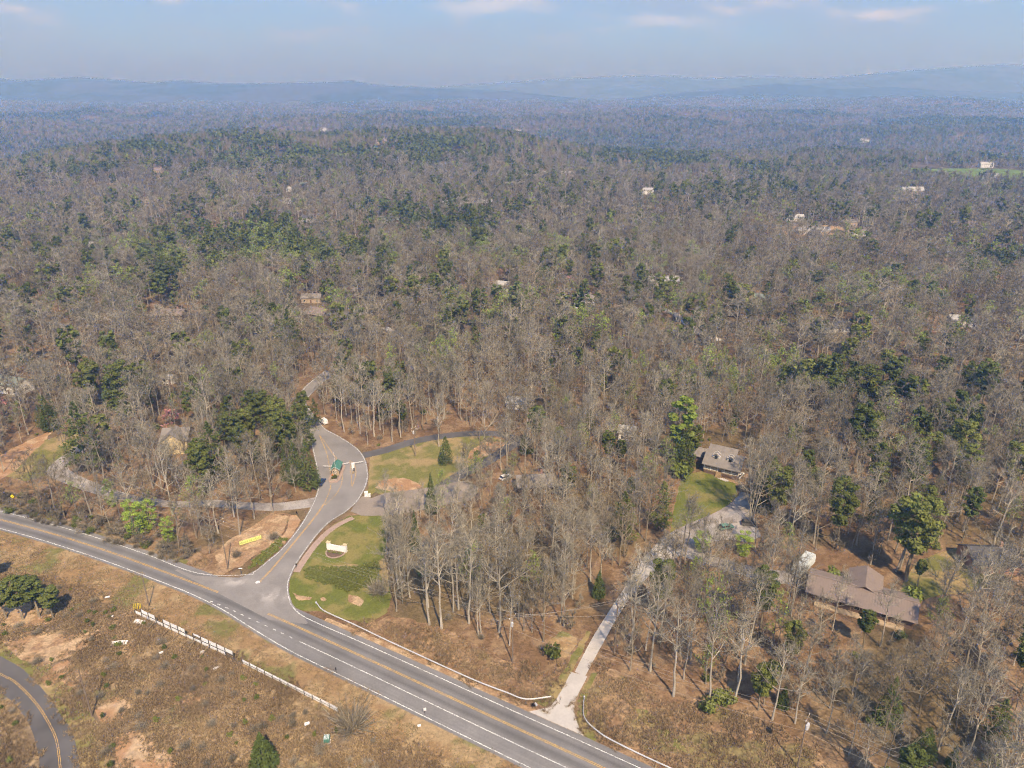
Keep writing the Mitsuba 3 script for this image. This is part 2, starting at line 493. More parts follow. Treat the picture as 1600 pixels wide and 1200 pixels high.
def mountains(name, prof, dist, depth, seed, label):
    """A mountain range: crest heights surveyed from the skyline, real slopes fore and aft."""
    u = np.linspace(prof[0][0], prof[-1][0], 200)
    v = np.interp(u, *np.array(prof, float).T)
    px = (u - 800) / FPX * dist * 0.955
    hh = np.array([CAM_H + ray(a, b)[2] / ray(a, b)[1] * dist for a, b in zip(u, v)])
    t = np.linspace(-1, 1, 41)
    X = np.broadcast_to(px, (41, 200)).copy()
    Y = dist + t[:, None] * depth + 0 * X
    spur = 0.45 + 0.9 * f2(X, Y, 900, 4, seed)
    fall = np.clip(1 - np.abs(t[:, None]) ** 1.15 * spur * 1.1 - 0.0, 0, 1)
    Z = hh * fall + (f2(X, Y, 420, 2, seed + 1) - 0.5) * 30 * np.abs(t[:, None]) - 60 * np.abs(t[:, None]) ** 4 - 10
    i, j = np.meshgrid(np.arange(40), np.arange(199), indexing='ij')
    q = np.stack([i * 200 + j, i * 200 + j + 1, (i + 1) * 200 + j + 1, (i + 1) * 200 + j], -1).reshape(-1, 4)
    put(name, trimesh.Trimesh(np.stack([X, Y, Z], -1).reshape(-1, 3), np.vstack([q[:, :3], q[:, [0, 2, 3]]]), process=False), 'm_hill', smooth=True, label=label, kind='structure')


mountains('mountain_range', [(-260, 138), (-120, 128), (0, 122), (30, 121), (60, 125), (145, 119), (200, 123), (260, 128), (300, 124), (350, 129), (430, 129), (500, 128), (560, 125), (600, 132),
                             (700, 137), (790, 141), (880, 150), (960, 158)], 9800, 2400, 3, 'long blue mountain range on the left horizon')
mountains('mountain_range', [(560, 150), (700, 134), (760, 130), (850, 124), (950, 119), (1030, 117), (1090, 122), (1160, 119), (1250, 121), (1400, 128)], 16000, 3000, 8, 'faint palest mountains at the middle of the horizon')
mountains('mountain_range', [(1080, 150), (1180, 134), (1240, 124), (1290, 119), (1380, 110), (1480, 103), (1530, 100), (1600, 102), (1720, 106), (1850, 112)], 12000, 2600, 14, 'high pale mountains on the right horizon')
mountains('hill_range', [(980, 152), (1060, 142), (1130, 136), (1200, 129), (1235, 132), (1290, 138), (1370, 134), (1450, 140), (1600, 143), (1750, 141)], 9000, 1500, 21, 'low blue foothills before the right-hand mountains')

# ------------------------------------------------------------------ roads
HW = smooth_line([(-420, 268), (-330, 241), (-225, 209.5), (-157.1, 186.9), (-118, 171.6), (-76.9, 152.3), (-61.2, 144.0), (-30, 126.6), (0, 109.6), (16.2, 100.5), (60, 75.5), (130, 36), (260, -38)], 14)
HX = HW[:, 0]


def hw(off, x0=-1e9, x1=1e9):
    q = offset(HW, off)
    return q[(q[:, 0] >= x0) & (q[:, 0] <= x1)]


def south_edge(extra):
    d = 3.45 + 3.45 * ss(-86, -44, HX)
    return offset(HW, -(d + extra))


def hw_asphalt():
    lines = [-1]
    offs = np.array([4.9, 3.5, 2.6, 1.75, 0.9, 0, -0.9, -1.75, -2.6, -3.45])
    cols = [offset(HW, o) for o in offs] + [south_edge(0.0), south_edge(0.75)]
    wid = 3.45 + 3.45 * ss(-86, -44, HX)
    u = [np.full(len(HW), o) for o in offs] + [-wid, -wid - 0.75]
    n, k = len(cols), len(HW)
    s = np.r_[0, np.cumsum(np.linalg.norm(np.diff(HW, axis=0), axis=1))]
    v = np.vstack([np.c_[c, np.full(k, 0.040)] for c in cols])
    uv = np.vstack([np.c_[a, s] for a in u])
    f = []
    for a in range(n - 1):
        for i in range(k - 1):
            p, q = a * k + i, (a + 1) * k + i
            f += [[p, q, p + 1], [p + 1, q, q + 1]]
    return trimesh.Trimesh(v, f, process=False), uv


m, uv = hw_asphalt()
hwk = put('highway', m, 'm_asphalt', uv=uv, label='grey two-lane highway with a turning lane running down to the right', kind='structure')

E_L = [(375, 904), (400, 892), (420, 876), (440, 859), (462, 833), (480, 806), (492, 782), (498, 762), (498, 745), (494, 722), (489, 700), (484, 680), (478, 660), (471, 640), (466, 622), (476, 606), (492, 592), (509, 579)]
E_R = [(455, 945), (450, 929), (449, 914), (453, 900), (462, 881), (477, 859), (495, 835), (515, 815), (540, 799), (558, 782), (569, 763), (573.5, 748), (573, 733), (569, 717), (561, 705), (545, 692), (525, 680), (507, 670), (497, 658),
       (485, 642), (477, 628), (488, 613), (503, 599), (520, 586)]
EL, ER = smooth_line(gp(E_L), 6), smooth_line(gp(E_R), 6)
ent_poly = sg.Polygon(np.vstack([hw(2.0, -92, -84), EL, ER[::-1], hw(2.0, -50, -44)[::-1] if False else np.array([[-50.5, 140.5], [-60, 142]])])).buffer(0)
entk = put('entrance_road', sheet(ent_poly.buffer(0.35), 0.046), 'm_road', label='pale asphalt entrance road curving up past the gatehouse', kind='structure')
# the side roads
LOOP = smooth_line(gp([(566, 712), (600, 704), (650, 689), (705, 680), (760, 677), (797, 682), (803, 692), (790, 702), (760, 722), (720, 742), (690, 760), (655, 776), (620, 787)]), 6)
put('loop_drive', band(LOOP, 4.6, 0.030, 0.03), 'm_darkroad', label='narrow dark asphalt loop drive right of the gatehouse', kind='structure')
put('parking_apron', sheet(gp([(548, 799), (556, 786), (566, 775), (582, 778), (602, 770), (640, 766), (680, 760), (720, 752), (750, 760), (735, 782), (690, 790), (640, 802), (600, 806), (565, 806)]), 0.036, 0.5), 'm_apron',
    label='worn brownish asphalt apron opposite the entrance lawn', kind='structure')
LDRIVE = smooth_line(gp([(499, 783), (470, 788), (430, 792), (380, 790), (330, 786), (280, 788), (235, 784), (190, 775), (150, 764), (110, 748), (92, 738), (92, 728), (108, 714), (126, 700), (140, 690)]), 6)
put('gravel_drive', band(LDRIVE, np.interp(np.arange(len(LDRIVE)), [0, 20, 40, 60, 84], [6, 4, 3.6, 6.5, 5.5]), 0.024, 0.02), 'm_gravel', label='grey gravel drive winding through the trees left of the entrance road', kind='structure')
DR_L, DR_R = gp([(826, 1112), (845, 1108), (862, 1101), (875, 1083), (892, 1050)]), gp([(912, 1150), (903, 1132), (897, 1110), (902, 1088), (918, 1057)])
dl, dr2 = smooth_line(DR_L, 6), smooth_line(DR_R, 6)
put('concrete_driveway', strip(dr2, dl, 0.060, 0.06), 'm_concrete', label='flared pale concrete driveway apron meeting the highway', kind='structure')
d2l, d2r = smooth_line(gp([(898, 1050), (925, 998), (960, 942), (985, 905), (1005, 872), (1030, 848)]), 6), smooth_line(gp([(914, 1057), (945, 1000), (975, 948), (1000, 915), (1030, 885), (1062, 862)]), 6)
put('gravel_driveway', strip(d2r, d2l, 0.050, 0.05), 'm_concrete', label='older pale driveway climbing into the trees behind the concrete apron', kind='structure')
YARD = gp([(1010, 872), (1032, 842), (1062, 824), (1090, 812), (1120, 800), (1145, 784), (1158, 768), (1172, 772), (1172, 792), (1180, 815), (1190, 838), (1165, 848), (1130, 842), (1105, 850), (1100, 862), (1150, 880), (1200, 890), (1245, 893),
           (1250, 912), (1215, 912), (1150, 897), (1100, 880), (1062, 868), (1035, 884)])
put('gravel_yard', sheet(YARD, 0.028, 0.5), 'm_gravel', label='pale gravel yard between the dormered house and the long brown house', kind='structure')
BLR_R, BLR_L = smooth_line(gp([(-160, 960), (-60, 990), (0, 1025), (37, 1047), (75, 1087), (97, 1120), (112, 1142), (122, 1180), (128, 1240)]), 6), smooth_line(gp([(-160, 1010), (-60, 1044), (0, 1082), (20, 1097), (35, 1115), (50, 1142), (60, 1180), (64, 1215), (66, 1260)]), 6)
cor = put('corner_road', strip(BLR_L[::1][:min(len(BLR_L), len(BLR_R))], BLR_R[:min(len(BLR_L), len(BLR_R))], 0.044, 0.04), 'm_darkroad', label='dark curving asphalt road in the lower left corner', kind='structure')

# ------------------------------------------------------------------ painted markings
ML = 0.056


def paint(parent, name, line, w, m, z=ML):
    put(name, band(line, w, z), m, parent)


ent_left = np.vstack([hw(3.5, -500, -86), EL[2:]])
ent_right = np.vstack([ER[::-1][:-1], offset(ER, 0)[:1], hw(3.5, -50, 500)])
paint(hwk, 'edge_line', smooth_line(np.vstack([hw(3.5, -500, -84)[::6], EL[3:10:2]]), 5), 0.17, 'm_white_line')
paint(hwk, 'edge_line', smooth_line(np.vstack([ER[14::-2], hw(3.5, -52, 500)[::6]]), 5), 0.17, 'm_white_line')
paint(hwk, 'edge_line', south_edge(0.0), 0.18, 'm_white_line')
paint(hwk, 'lane_line', hw(-3.45, -52, 500), 0.16, 'm_white_line')
for o in (0.17, -0.17):
    paint(hwk, 'centre_line', hw(o, -500, -76.5), 0.15, 'm_yellow_line')
    paint(hwk, 'centre_line', hw(o, -61.5, 500), 0.15, 'm_yellow_line')
P = hw(-3.45, -80, -50)
s = np.r_[0, np.cumsum(np.linalg.norm(np.diff(P, axis=0), axis=1))]
for a in np.arange(0.8, s[-1] - 1, 2.75):
    q = np.array([[np.interp(t, s, P[:, 0]), np.interp(t, s, P[:, 1])] for t in (a, a + 0.5, a + 1.0)])
    paint(hwk, 'lane_dash', q, 0.2, 'm_white_line')
paint(entk, 'edge_line', EL[9:], 0.15, 'm_white_line')
paint(entk, 'edge_line', ER[14:], 0.15, 'm_white_line')
YE = smooth_line(gp([(404, 911), (425, 889), (448, 862), (470, 835), (492, 808), (506, 788)]), 5)
YL = smooth_line(gp([(506, 788), (512, 775), (516.5, 760), (517.5, 745), (515, 731), (511, 710), (505, 694), (499, 680)]), 5)
YR = smooth_line(gp([(508, 789), (520, 778), (530, 765), (534.5, 750), (533.5, 731), (526, 717), (515, 702), (504, 686), (499, 680)]), 5)
for line in (offset(YE, 0.15), offset(YE, -0.15), YL, YR):
    paint(entk, 'centre_line', line, 0.15, 'm_yellow_line')
for line in (gp([(546.5, 720), (548.5, 740), (550, 760)]), smooth_line(gp([(547, 720), (552, 724), (556, 734), (555.5, 744), (550.5, 760)]), 4)):
    paint(entk, 'island_line', line, 0.15, 'm_yellow_line')
put('stop_mark', sheet(gp([(398, 911), (403, 913), (408, 909), (404, 906.5)]), ML + 0.004), 'm_white_line', entk)
for o in (0.15, -0.15):
    bl = smooth_line(gp([(-60, 1018), (0, 1053), (25, 1067), (57, 1100), (80, 1137), (90, 1165), (96, 1220)]), 5)
    paint(cor, 'centre_line', offset(bl, o), 0.10, 'm_yellow_line')

# ------------------------------------------------------------------ ground cover sheets
south = sg.Polygon(np.vstack([hw(0, -400, 250), [[260, -80], [-420, -80]]]))
put('field', sheet(south, 0.006), 'm_field', label='rough dry grass field south of the highway', kind='structure')
put('verge', sheet(sg.Polygon(np.vstack([hw(-2, -300, 120), hw(-15.5, -300, 120)[::-1]])), 0.012, 1.3, 1.2), 'm_verge', label='mown tan verge along the south side of the highway', kind='structure')
NB = np.vstack([hw(1, -44, 130), gp([(1500, 1380), (1330, 1225), (1290, 1185), (1235, 1145), (1150, 1112), (1050, 1088), (960, 1050), (930, 1035), (895, 1035), (850, 1050), (790, 1030), (700, 985), (640, 968), (600, 965)])])
mat('m_broom', lambda p, n, uv: MX(MX([0.225, 0.145, 0.084], [0.325, 0.225, 0.135], SS(0.35, 0.7, FB(p.x * 0.3, p.y * 0.3, 41.0, 4))), [0.14, 0.145, 0.055], SS(0.57, 0.7, FB(p.x * 0.11, p.y * 0.11, 45.0, 3)) * 0.6) * (0.68 + 0.64 * N(p.x * 2.9, p.y * 2.9, 1.0)), bump=bumpy, scale=0.6)
put('rough_bank', sheet(NB, 0.010, 1.8), 'm_broom', label='reddish rough grass bank between the highway and the wood', kind='structure')
put('rough_bank', sheet(np.vstack([hw(1, -420, -84), gp([(345, 900), (380, 880), (425, 840), (460, 806), (430, 798), (400, 820), (330, 866), (290, 862), (150, 822), (0, 782), (-200, 720)])]), 0.010, 1.2), 'm_broom',
    label='rough bank along the north side of the highway at left', kind='structure')
put('sandy_shoulder', sheet(sg.Polygon(np.vstack([hw(4.6, -47, 14), hw(6.3, -47, 14)[::-1]])), 0.030, 0.5, 0.8), 'm_straw', label='sandy strip between highway and guardrail', kind='structure')
put('sandy_shoulder', sheet(sg.Polygon(np.vstack([hw(4.6, -300, -88), hw(6.4, -300, -88)[::-1]])), 0.028, 0.8, 1.0), 'm_verge', label='thin grassy shoulder north of the highway at left', kind='structure')
LAWN = gp([(458, 949), (451, 928), (454, 903), (468, 882), (492, 851), (520, 820), (545, 806), (575, 804), (604, 808), (606, 830), (600, 870), (606, 900), (612, 935), (602, 960), (572, 974), (540, 968), (500, 955), (478, 955)])
put('lawn', sheet(LAWN, 0.018, 1.0), 'm_lawn', label='green entrance lawn around the white sign wall', kind='structure')
put('lawn', sheet(gp([(570, 773), (574, 764), (586, 762), (587, 768), (578, 776)]), 0.040, 0.2), 'm_lawn', label='small green wedge of lawn by the white mailboxes', kind='structure')
loop_in = gp([(577, 745), (577, 728), (578, 712), (615, 704), (655, 692), (705, 683), (758, 680), (797, 690), (785, 701), (755, 720), (720, 738), (690, 755), (650, 770), (600, 774), (575, 766)])
put('loop_lawn', sheet(loop_in, 0.014, 0.5), 'm_drylawn', label='patchy dry lawn inside the loop drive', kind='structure')
put('lawn', sheet(gp([(1046, 838), (1052, 800), (1060, 765), (1066, 742), (1098, 736), (1112, 742), (1150, 756), (1152, 775), (1130, 795), (1095, 810), (1070, 824)]), 0.016, 0.6), 'm_lawn', label='bright lawn before the dormered house', kind='structure')
put('lawn', sheet(gp([(10, 745), (40, 715), (70, 688), (100, 678), (125, 676), (122, 700), (95, 725), (75, 742), (40, 752)]), 0.014, 1.0), 'm_drylawn', label='sloping dry lawn at the left edge beside the gravel drive', kind='structure')
put('dirt_patch', sheet(gp([(-30, 735), (0, 712), (40, 690), (85, 672), (70, 690), (45, 714), (25, 735), (0, 750)]), 0.016, 1.2), 'm_dirt', label='orange bare earth at the left edge above the lawn', kind='structure')
BARE_EARTH = []
for poly, m, lab in [
    ([(585, 762), (600, 749), (630, 746), (655, 756), (668, 768), (640, 770), (610, 768)], 'm_dirt', 'orange bare bank at the foot of the loop lawn'),
    ([(735, 705), (760, 690), (790, 690), (785, 700), (755, 715), (730, 718)], 'm_dirt', 'sandy bare patch inside the loop drive'),
    ([(436, 848), (448, 826), (452, 806), (464, 804), (470, 812), (458, 834), (444, 850)], 'm_dirt', 'orange cut bank left of the entrance road'),
    ([(345, 888), (335, 868), (360, 842), (395, 822), (420, 804), (450, 806), (446, 826), (434, 848), (400, 866), (375, 886)], 'm_straw', 'straw-coloured bank behind the yellow banner'),
    ([(0, 1000), (50, 985), (110, 992), (150, 985), (185, 962), (212, 950), (218, 956), (185, 980), (150, 1002), (110, 1028), (60, 1042), (30, 1030)], 'm_straw', 'bare trampled track west of the panel fence'),
    ([(92, 1062), (120, 1045), (138, 1050), (132, 1068), (108, 1074)], 'm_dirt', 'orange bare patch near the corner road'),
    ([(148, 1110), (180, 1085), (205, 1100), (190, 1125), (165, 1135)], 'm_dirt', 'orange earth patch behind the corner pole'),
    ([(180, 1150), (215, 1140), (245, 1165), (235, 1200), (180, 1215)], 'm_dirt', 'orange earth patch at the bottom edge'),
    ([(180, 1010), (200, 1000), (215, 1010), (205, 1030), (185, 1035)], 'm_straw', 'bare spot below the printed board'),
    ([(60, 1062), (85, 1040), (105, 1030), (118, 1040), (95, 1060), (75, 1075)], 'm_dirt', 'orange bare slope above the corner road verge'),
    ([(255, 1085), (300, 1075), (330, 1090), (300, 1105), (265, 1100)], 'm_straw', 'pale bare patch in the middle of the field'),
    ([(190, 1195), (230, 1165), (262, 1175), (300, 1215), (230, 1250)], 'm_dirt', 'orange washed slope at the bottom of the field'),
    ([(0, 940), (40, 925), (70, 945), (100, 970), (60, 978), (0, 985)], 'm_straw', 'bare earth around the low pine grove'),
    ([(544, 929), (556, 930), (570, 940), (562, 948), (545, 940)], 'm_straw', 'pinkish gravel patch on the entrance lawn'),
    ([(457, 926), (468, 930), (487, 932), (484, 938), (466, 937)], 'm_straw', 'straw patch on the lawn corner'),
    ([(500, 935), (506, 932), (511, 938), (505, 941)], 'm_straw', 'small straw heap patch by the guardrail end'),
    ([(488, 888), (530, 883), (575, 882), (600, 872), (606, 890), (608, 920), (604, 930), (596, 900), (580, 890), (530, 893), (495, 897)], 'm_drylawn', 'worn dry edge round the juniper bed'),
    ([(832, 1096), (860, 1080), (890, 1030), (918, 985), (925, 985), (898, 1040), (872, 1090), (850, 1105)], 'm_drylawn', 'green strip left of the concrete driveway'),
    ([(902, 1118), (905, 1085), (925, 1050), (935, 1050), (918, 1085), (915, 1125), (935, 1155), (925, 1160), (912, 1145)], 'm_drylawn', 'green strip right of the concrete driveway'),
    ([(985, 1105), (1010, 1110), (1060, 1150), (1120, 1185), (1110, 1195), (1040, 1160)], 'm_drylawn', 'green swale on the bank right of the driveway'),
    ([(860, 1000), (880, 985), (905, 1000), (890, 1025), (870, 1030)], 'm_verge', 'tan clearing left of the driveway'),
    ([(1405, 925), (1430, 880), (1470, 862), (1530, 850), (1575, 862), (1570, 905), (1520, 925), (1470, 930), (1430, 940)], 'm_drylawn', 'golden grass clearing right of the long brown house'),
    ([(1020, 880), (1035, 850), (1050, 835), (1062, 828), (1040, 858)], 'm_dirt', 'orange shoulder of the gravel yard'),
]:
    if m in ('m_dirt', 'm_straw'):
        BARE_EARTH.append(sg.Polygon(gp(poly)).buffer(-1.3))
    put('lawn_edge' if 'green' in lab else 'dirt_patch' if m == 'm_dirt' else 'grass_patch', sheet(gp(poly), 0.020 + 0.0013 * (len(scene) % 7), 0.7, 0.9, len(scene)), m, label=lab, kind='structure')
put('grass_strip', sheet(sg.Polygon(np.vstack([BLR_R, offset(BLR_R, 4.2)[::-1]])), 0.014, 0.8), 'm_drylawn', label='green verge along the outside of the corner road', kind='structure')
WALK = smooth_line(gp([(463, 894), (472, 880), (486, 860), (504, 839), (522, 824), (540, 814), (552, 809)]), 5)
mat('m_walk', worn([0.40, 0.30, 0.245], [0.32, 0.25, 0.20], 0.8, 1.4))
put('footpath', band(WALK, 1.9, 0.034, 0.02), 'm_walk', label='pinkish paved footpath curving across the entrance lawn', kind='structure')
# ------------------------------------------------------------------ trees: builders
def unit(v):
    return v / (np.linalg.norm(v, axis=-1, keepdims=True) + 1e-12)


class Acc:
    def __init__(s):
        s.v, s.f, s.u, s.n = [], [], [], 0

    def add(s, v, f, u):
        s.v.append(v); s.f.append(f + s.n); s.u.append(np.broadcast_to(u, (len(v), 2))); s.n += len(v)

    def tris(s, p, u):
        """p: (n, 3, 3) triangles"""
        k = len(p)
        s.add(p.reshape(-1, 3), np.arange(3 * k).reshape(-1, 3), np.repeat(u, 3, axis=0) if np.ndim(u) == 2 else u)

    def done(s):
        return (np.vstack(s.v), np.vstack(s.f)), np.vstack(s.u)


def spikes(rg, a, b, w):
    """Thin flat triangles from a (root, width w) to the tips b."""
    d = unit(b - a)
    s = unit(np.cross(d, rg.normal(size=a.shape))) * np.broadcast_to(w, (len(a),))[:, None] / 2
    return np.stack([a - s, a + s, b], 1)


def bare_tree(seed, h=20.0, fb=0.35, spread=0.30, lift=0.9, lod=0, tone=0.2, trunk_pale=0.55, multi=1, vigour=1.0, leaf=None, lean=0.0):
    """A leafless tree: tapered trunk, limbs, branches, and twigs as fine spikes. Returns (trunk, crown[, leaves]) as (mesh, uv)."""
    rg = np.random.default_rng(seed)
    tr, cr, lf = Acc(), Acc(), Acc()
    trunk_pale *= [.9, .75, .6][lod]
    nl = [15, 9, 6][lod]
    ns = [5, 3, 0][lod]
    twn, tww, twl = [(11, 0.045, 1.45), (15, 0.11, 1.9), (22, 0.24, 2.6)][lod]
    for st in range(multi):
        az0 = rg.uniform(0, 6.28)
        off = np.array([math.cos(az0), math.sin(az0), 0]) * (0.25 if multi > 1 else 0)
        out = np.array([math.cos(az0), math.sin(az0), 0]) * (h * 0.16 if multi > 1 else h * lean)
        hh = h * rg.uniform(0.86, 1.0)
        t = np.linspace(0, 1, [8, 5, 3][lod])
        wob = np.cumsum(rg.normal(size=(len(t), 3)) * [1, 1, 0], 0) * h * 0.006
        wob -= wob[0]
        P = off + t[:, None] * np.array([0, 0, hh]) + (t[:, None] ** 1.3) * out + wob
        r0 = h * 0.0082 * (0.7 if multi > 1 else 1.0)
        R = r0 * (1.15 - t) ** 0.9 + 0.02
        R[0] *= 1.25
        tr.add(*tube(P, R, [6, 4, 3][lod], cap=False), [trunk_pale, tone])
        k = 0
        for i in range(nl):
            s = fb + (0.97 - fb) * (i + rg.uniform(0, 0.8)) / nl
            base = np.array([np.interp(s, t, P[:, c]) for c in range(3)])
            rr = np.interp(s, t, R) * 0.62
            az = i * 2.4 + rg.normal() * 0.5 + az0
            L = h * spread * (1.12 - 0.75 * (s - fb) / (1 - fb)) * rg.uniform(0.75, 1.2)
            el = lift * (0.55 + 0.6 * (s - fb) / (1 - fb)) + rg.normal() * 0.14
            d0 = np.array([math.cos(az) * math.cos(el), math.sin(az) * math.cos(el), math.sin(el)])
            q = [base]
            d = d0
            nseg = [4, 3, 2][lod]
            for _ in range(nseg):
                d = unit(d + rg.normal(size=3) * 0.17 + [0, 0, 0.13])
                q.append(q[-1] + d * L / nseg)
            q = np.array(q)
            tt = np.linspace(0, 1, nseg + 1)
            lr = max(rr, 0.05) * (1.05 - tt) + [0.016, 0.02, 0.03][lod]
            if lod < 2:
                cr.add(*tube(q, lr, 3, cap=False), [trunk_pale * 0.9, tone])
            else:
                cr.tris(spikes(rg, q[:1], q[-1:], 0.30), [trunk_pale * 0.8, tone])
            starts, dirs = [], []
            for j in range(ns):
                a = rg.uniform(0.3, 0.98)
                b0 = np.array([np.interp(a, tt, q[:, c]) for c in range(3)])
                dd = unit(d0 * 0.6 + rg.normal(size=3) * 0.62 + [0, 0, 0.36])
                l2 = L * 0.52 * (1.15 - 0.5 * a) * rg.uniform(0.7, 1.25)
                mid = b0 + dd * l2 * 0.5
                dd2 = unit(dd + rg.normal(size=3) * 0.25 + [0, 0, 0.15])
                e = mid + dd2 * l2 * 0.5
                if lod == 0:
                    cr.add(*tube([b0, mid, e], [0.050, 0.038, 0.014], 3, cap=False), [trunk_pale * 0.6, tone])
                else:
                    cr.tris(spikes(rg, b0[None], e[None], 0.16), [trunk_pale * 0.6, tone])
                n = int(twn * vigour)
                c = rg.uniform(0.15, 1, n)[:, None]
                starts.append(b0 + (e - b0) * c); dirs.append(np.repeat(dd2[None], n, 0))
            n = int(twn * vigour * (0.7 if lod < 2 else 1.0))
            c = rg.uniform(0.4 if lod < 2 else 0.2, 1, n)
            starts.append(np.stack([np.interp(c, tt, q[:, z]) for z in range(3)], 1)); dirs.append(np.repeat(d[None], n, 0))
            a, dd = np.vstack(starts), np.vstack(dirs)
            e = a + unit(dd * 0.8 + rg.normal(size=a.shape) * 0.62 + [0, 0, 0.30]) * (twl * rg.uniform(0.5, 1.25, len(a)) * h / 20)[:, None]
            cr.tris(spikes(rg, a, e, tww * rg.uniform(0.7, 1.3, len(a))), np.c_[rg.uniform(0, 0.35, len(a)), np.full(len(a), tone)])
            if leaf is not None:
                n2 = int(len(a) * leaf[1])
                pick = rg.integers(0, len(a), n2)
                c = a[pick] + (e[pick] - a[pick]) * rg.uniform(0.2, 1.05, n2)[:, None]
                sz = [0.24, 0.36, 0.62][lod]
                tri = c[:, None] + rg.normal(size=(n2, 3, 3)) * sz * 0.6
                lf.tris(tri, np.c_[rg.uniform(0, 1, n2), np.full(n2, leaf[0])])
    return [tr.done(), cr.done()] + ([lf.done()] if leaf is not None else [])


def tuftset(rg, c, rad, n, size, hue, flat=0.6, up=0.5):
    """n needle-spray triangles in an ellipsoidal clump round c; brighter towards the outside."""
    d = unit(rg.normal(size=(n, 3)))
    r = rg.uniform(0.25, 1, n) ** 0.5
    p = c + d * r[:, None] * np.array([rad, rad, rad * flat])
    nrm = unit(d * [1, 1, 1.0] + [0, 0, up] + rg.normal(size=(n, 3)) * 0.55)
    a = unit(np.cross(nrm, rg.normal(size=(n, 3))))
    b = np.cross(nrm, a)
    s = size * rg.uniform(0.6, 1.3, n)[:, None]
    tri = np.stack([p + a * s, p - a * s * 0.5 + b * s * 0.75, p - a * s * 0.5 - b * s * 0.75], 1)
    return tri, np.c_[np.clip(0.5 + rg.normal(size=n) * 0.28, 0, 1), np.full(n, hue)]


def pine(seed, h=20.0, lod=0, hue=0.3, crown=0.55, width=0.22, dense=1.0):
    """A loblolly-type pine: clear trunk, rounded open crown of needle clumps on short limbs."""
    rg = np.random.default_rng(seed)
    tr, cr = Acc(), Acc()
    t = np.linspace(0, 1, [7, 4, 3][lod])
    wob = np.cumsum(rg.normal(size=(len(t), 3)) * [1, 1, 0], 0) * h * 0.008
    P = t[:, None] * [0, 0, h * 0.95] + wob - wob[0]
    tr.add(*tube(P, h * 0.0125 * (1.12 - t) + 0.02, [6, 4, 3][lod], cap=False), [0.35, 0.75])
    n = int([40, 22, 11][lod] * dense)
    k, size = [(125, 0.31), (24, 0.70), (10, 1.3)][lod]
    R = h * width
    for i in range(n):
        s = 1 - crown * (i + 0.5) / n
        g = (1 - s) / crown                       # 0 top .. 1 bottom of crown
        prof = math.sin(min(1, g * 0.82 + 0.14) * math.pi) ** 0.7
        az = i * 2.4 + rg.normal() * 0.5
        rr = R * prof * rg.uniform(0.45, 1.05)
        c0 = np.array([np.interp(s - 0.05, t, P[:, z]) for z in range(3)])
        c = c0 + np.array([math.cos(az) * rr, math.sin(az) * rr, h * 0.05 * rg.uniform(0.2, 1.2)])
        if lod < 2 and rg.uniform() < (0.75 if lod == 0 else 0.5):
            if lod == 0:
                tr.add(*tube([c0, (c0 + c) / 2 + [0, 0, -0.2], c], [0.07, 0.05, 0.02], 3, cap=False), [0.3, 0.75])
            else:
                tr.tris(spikes(rg, c0[None], c[None], 0.2), [0.3, 0.75])
        tri, uv = tuftset(rg, c, R * rg.uniform(0.30, 0.46), k, size * h / 20, hue + rg.normal() * 0.05)
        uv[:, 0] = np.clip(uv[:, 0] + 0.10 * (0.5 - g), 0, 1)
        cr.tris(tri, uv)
    return [tr.done(), cr.done()]


def cone_tree(seed, h=14.0, lod=0, hue=0.15, width=0.24, base=0.06, layered=0.0, power=0.85):
    """A conical or columnar evergreen (cedar, white pine): whorls of drooping or level sprays."""
    rg = np.random.default_rng(seed)
    tr, cr = Acc(), Acc()
    tr.add(*tube([[0, 0, 0], [0, 0, h * 0.5], [0, 0, h]], [h * 0.014, h * 0.009, 0.02], [6, 4, 3][lod], cap=False), [0.25, 0.6])
    rows = [26, 15, 8][lod]
    k, size = [(70, 0.30), (18, 0.66), (9, 1.2)][lod]
    for i in range(rows):
        g = (i + 0.5) / rows
        z = h * (1 - (1 - base) * g)
        R = h * width * g ** power * (1 - 0.25 * max(0, g - 0.8) / 0.2) * (1 + layered * rg.normal() * 0.3)
        m = max(2, int(k * (0.25 + g) * 1.2))
        arms = rg.uniform(0, 6.28, 5 + int(4 * g))
        az = arms[rg.integers(0, len(arms), m)] + rg.normal(size=m) * (0.20 if layered else 0.6)
        rr = R * (rg.uniform(0.15, 1, m) ** 0.55)
        zz = z + rg.normal(size=m) * h * (0.010 if layered else 0.022) - rr * (-0.10 if layered else 0.18)
        p = np.stack([np.cos(az) * rr, np.sin(az) * rr, zz], 1)
        out = np.stack([np.cos(az), np.sin(az), np.full(m, -0.1 if layered else -0.45)], 1)
        a = unit(out + rg.normal(size=(m, 3)) * 0.3)
        b = unit(np.cross(a, rg.normal(size=(m, 3)) * 0.5 + [0, 0, 1.0]))
        s = size * h / 14 * rg.uniform(0.7, 1.3, m)[:, None]
        tri = np.stack([p + a * s, p - a * s * 0.6 + b * s * 0.62, p - a * s * 0.6 - b * s * 0.62], 1)
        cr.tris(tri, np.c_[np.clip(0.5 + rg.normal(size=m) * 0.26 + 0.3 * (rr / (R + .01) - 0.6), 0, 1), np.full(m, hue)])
    return [tr.done(), cr.done()]


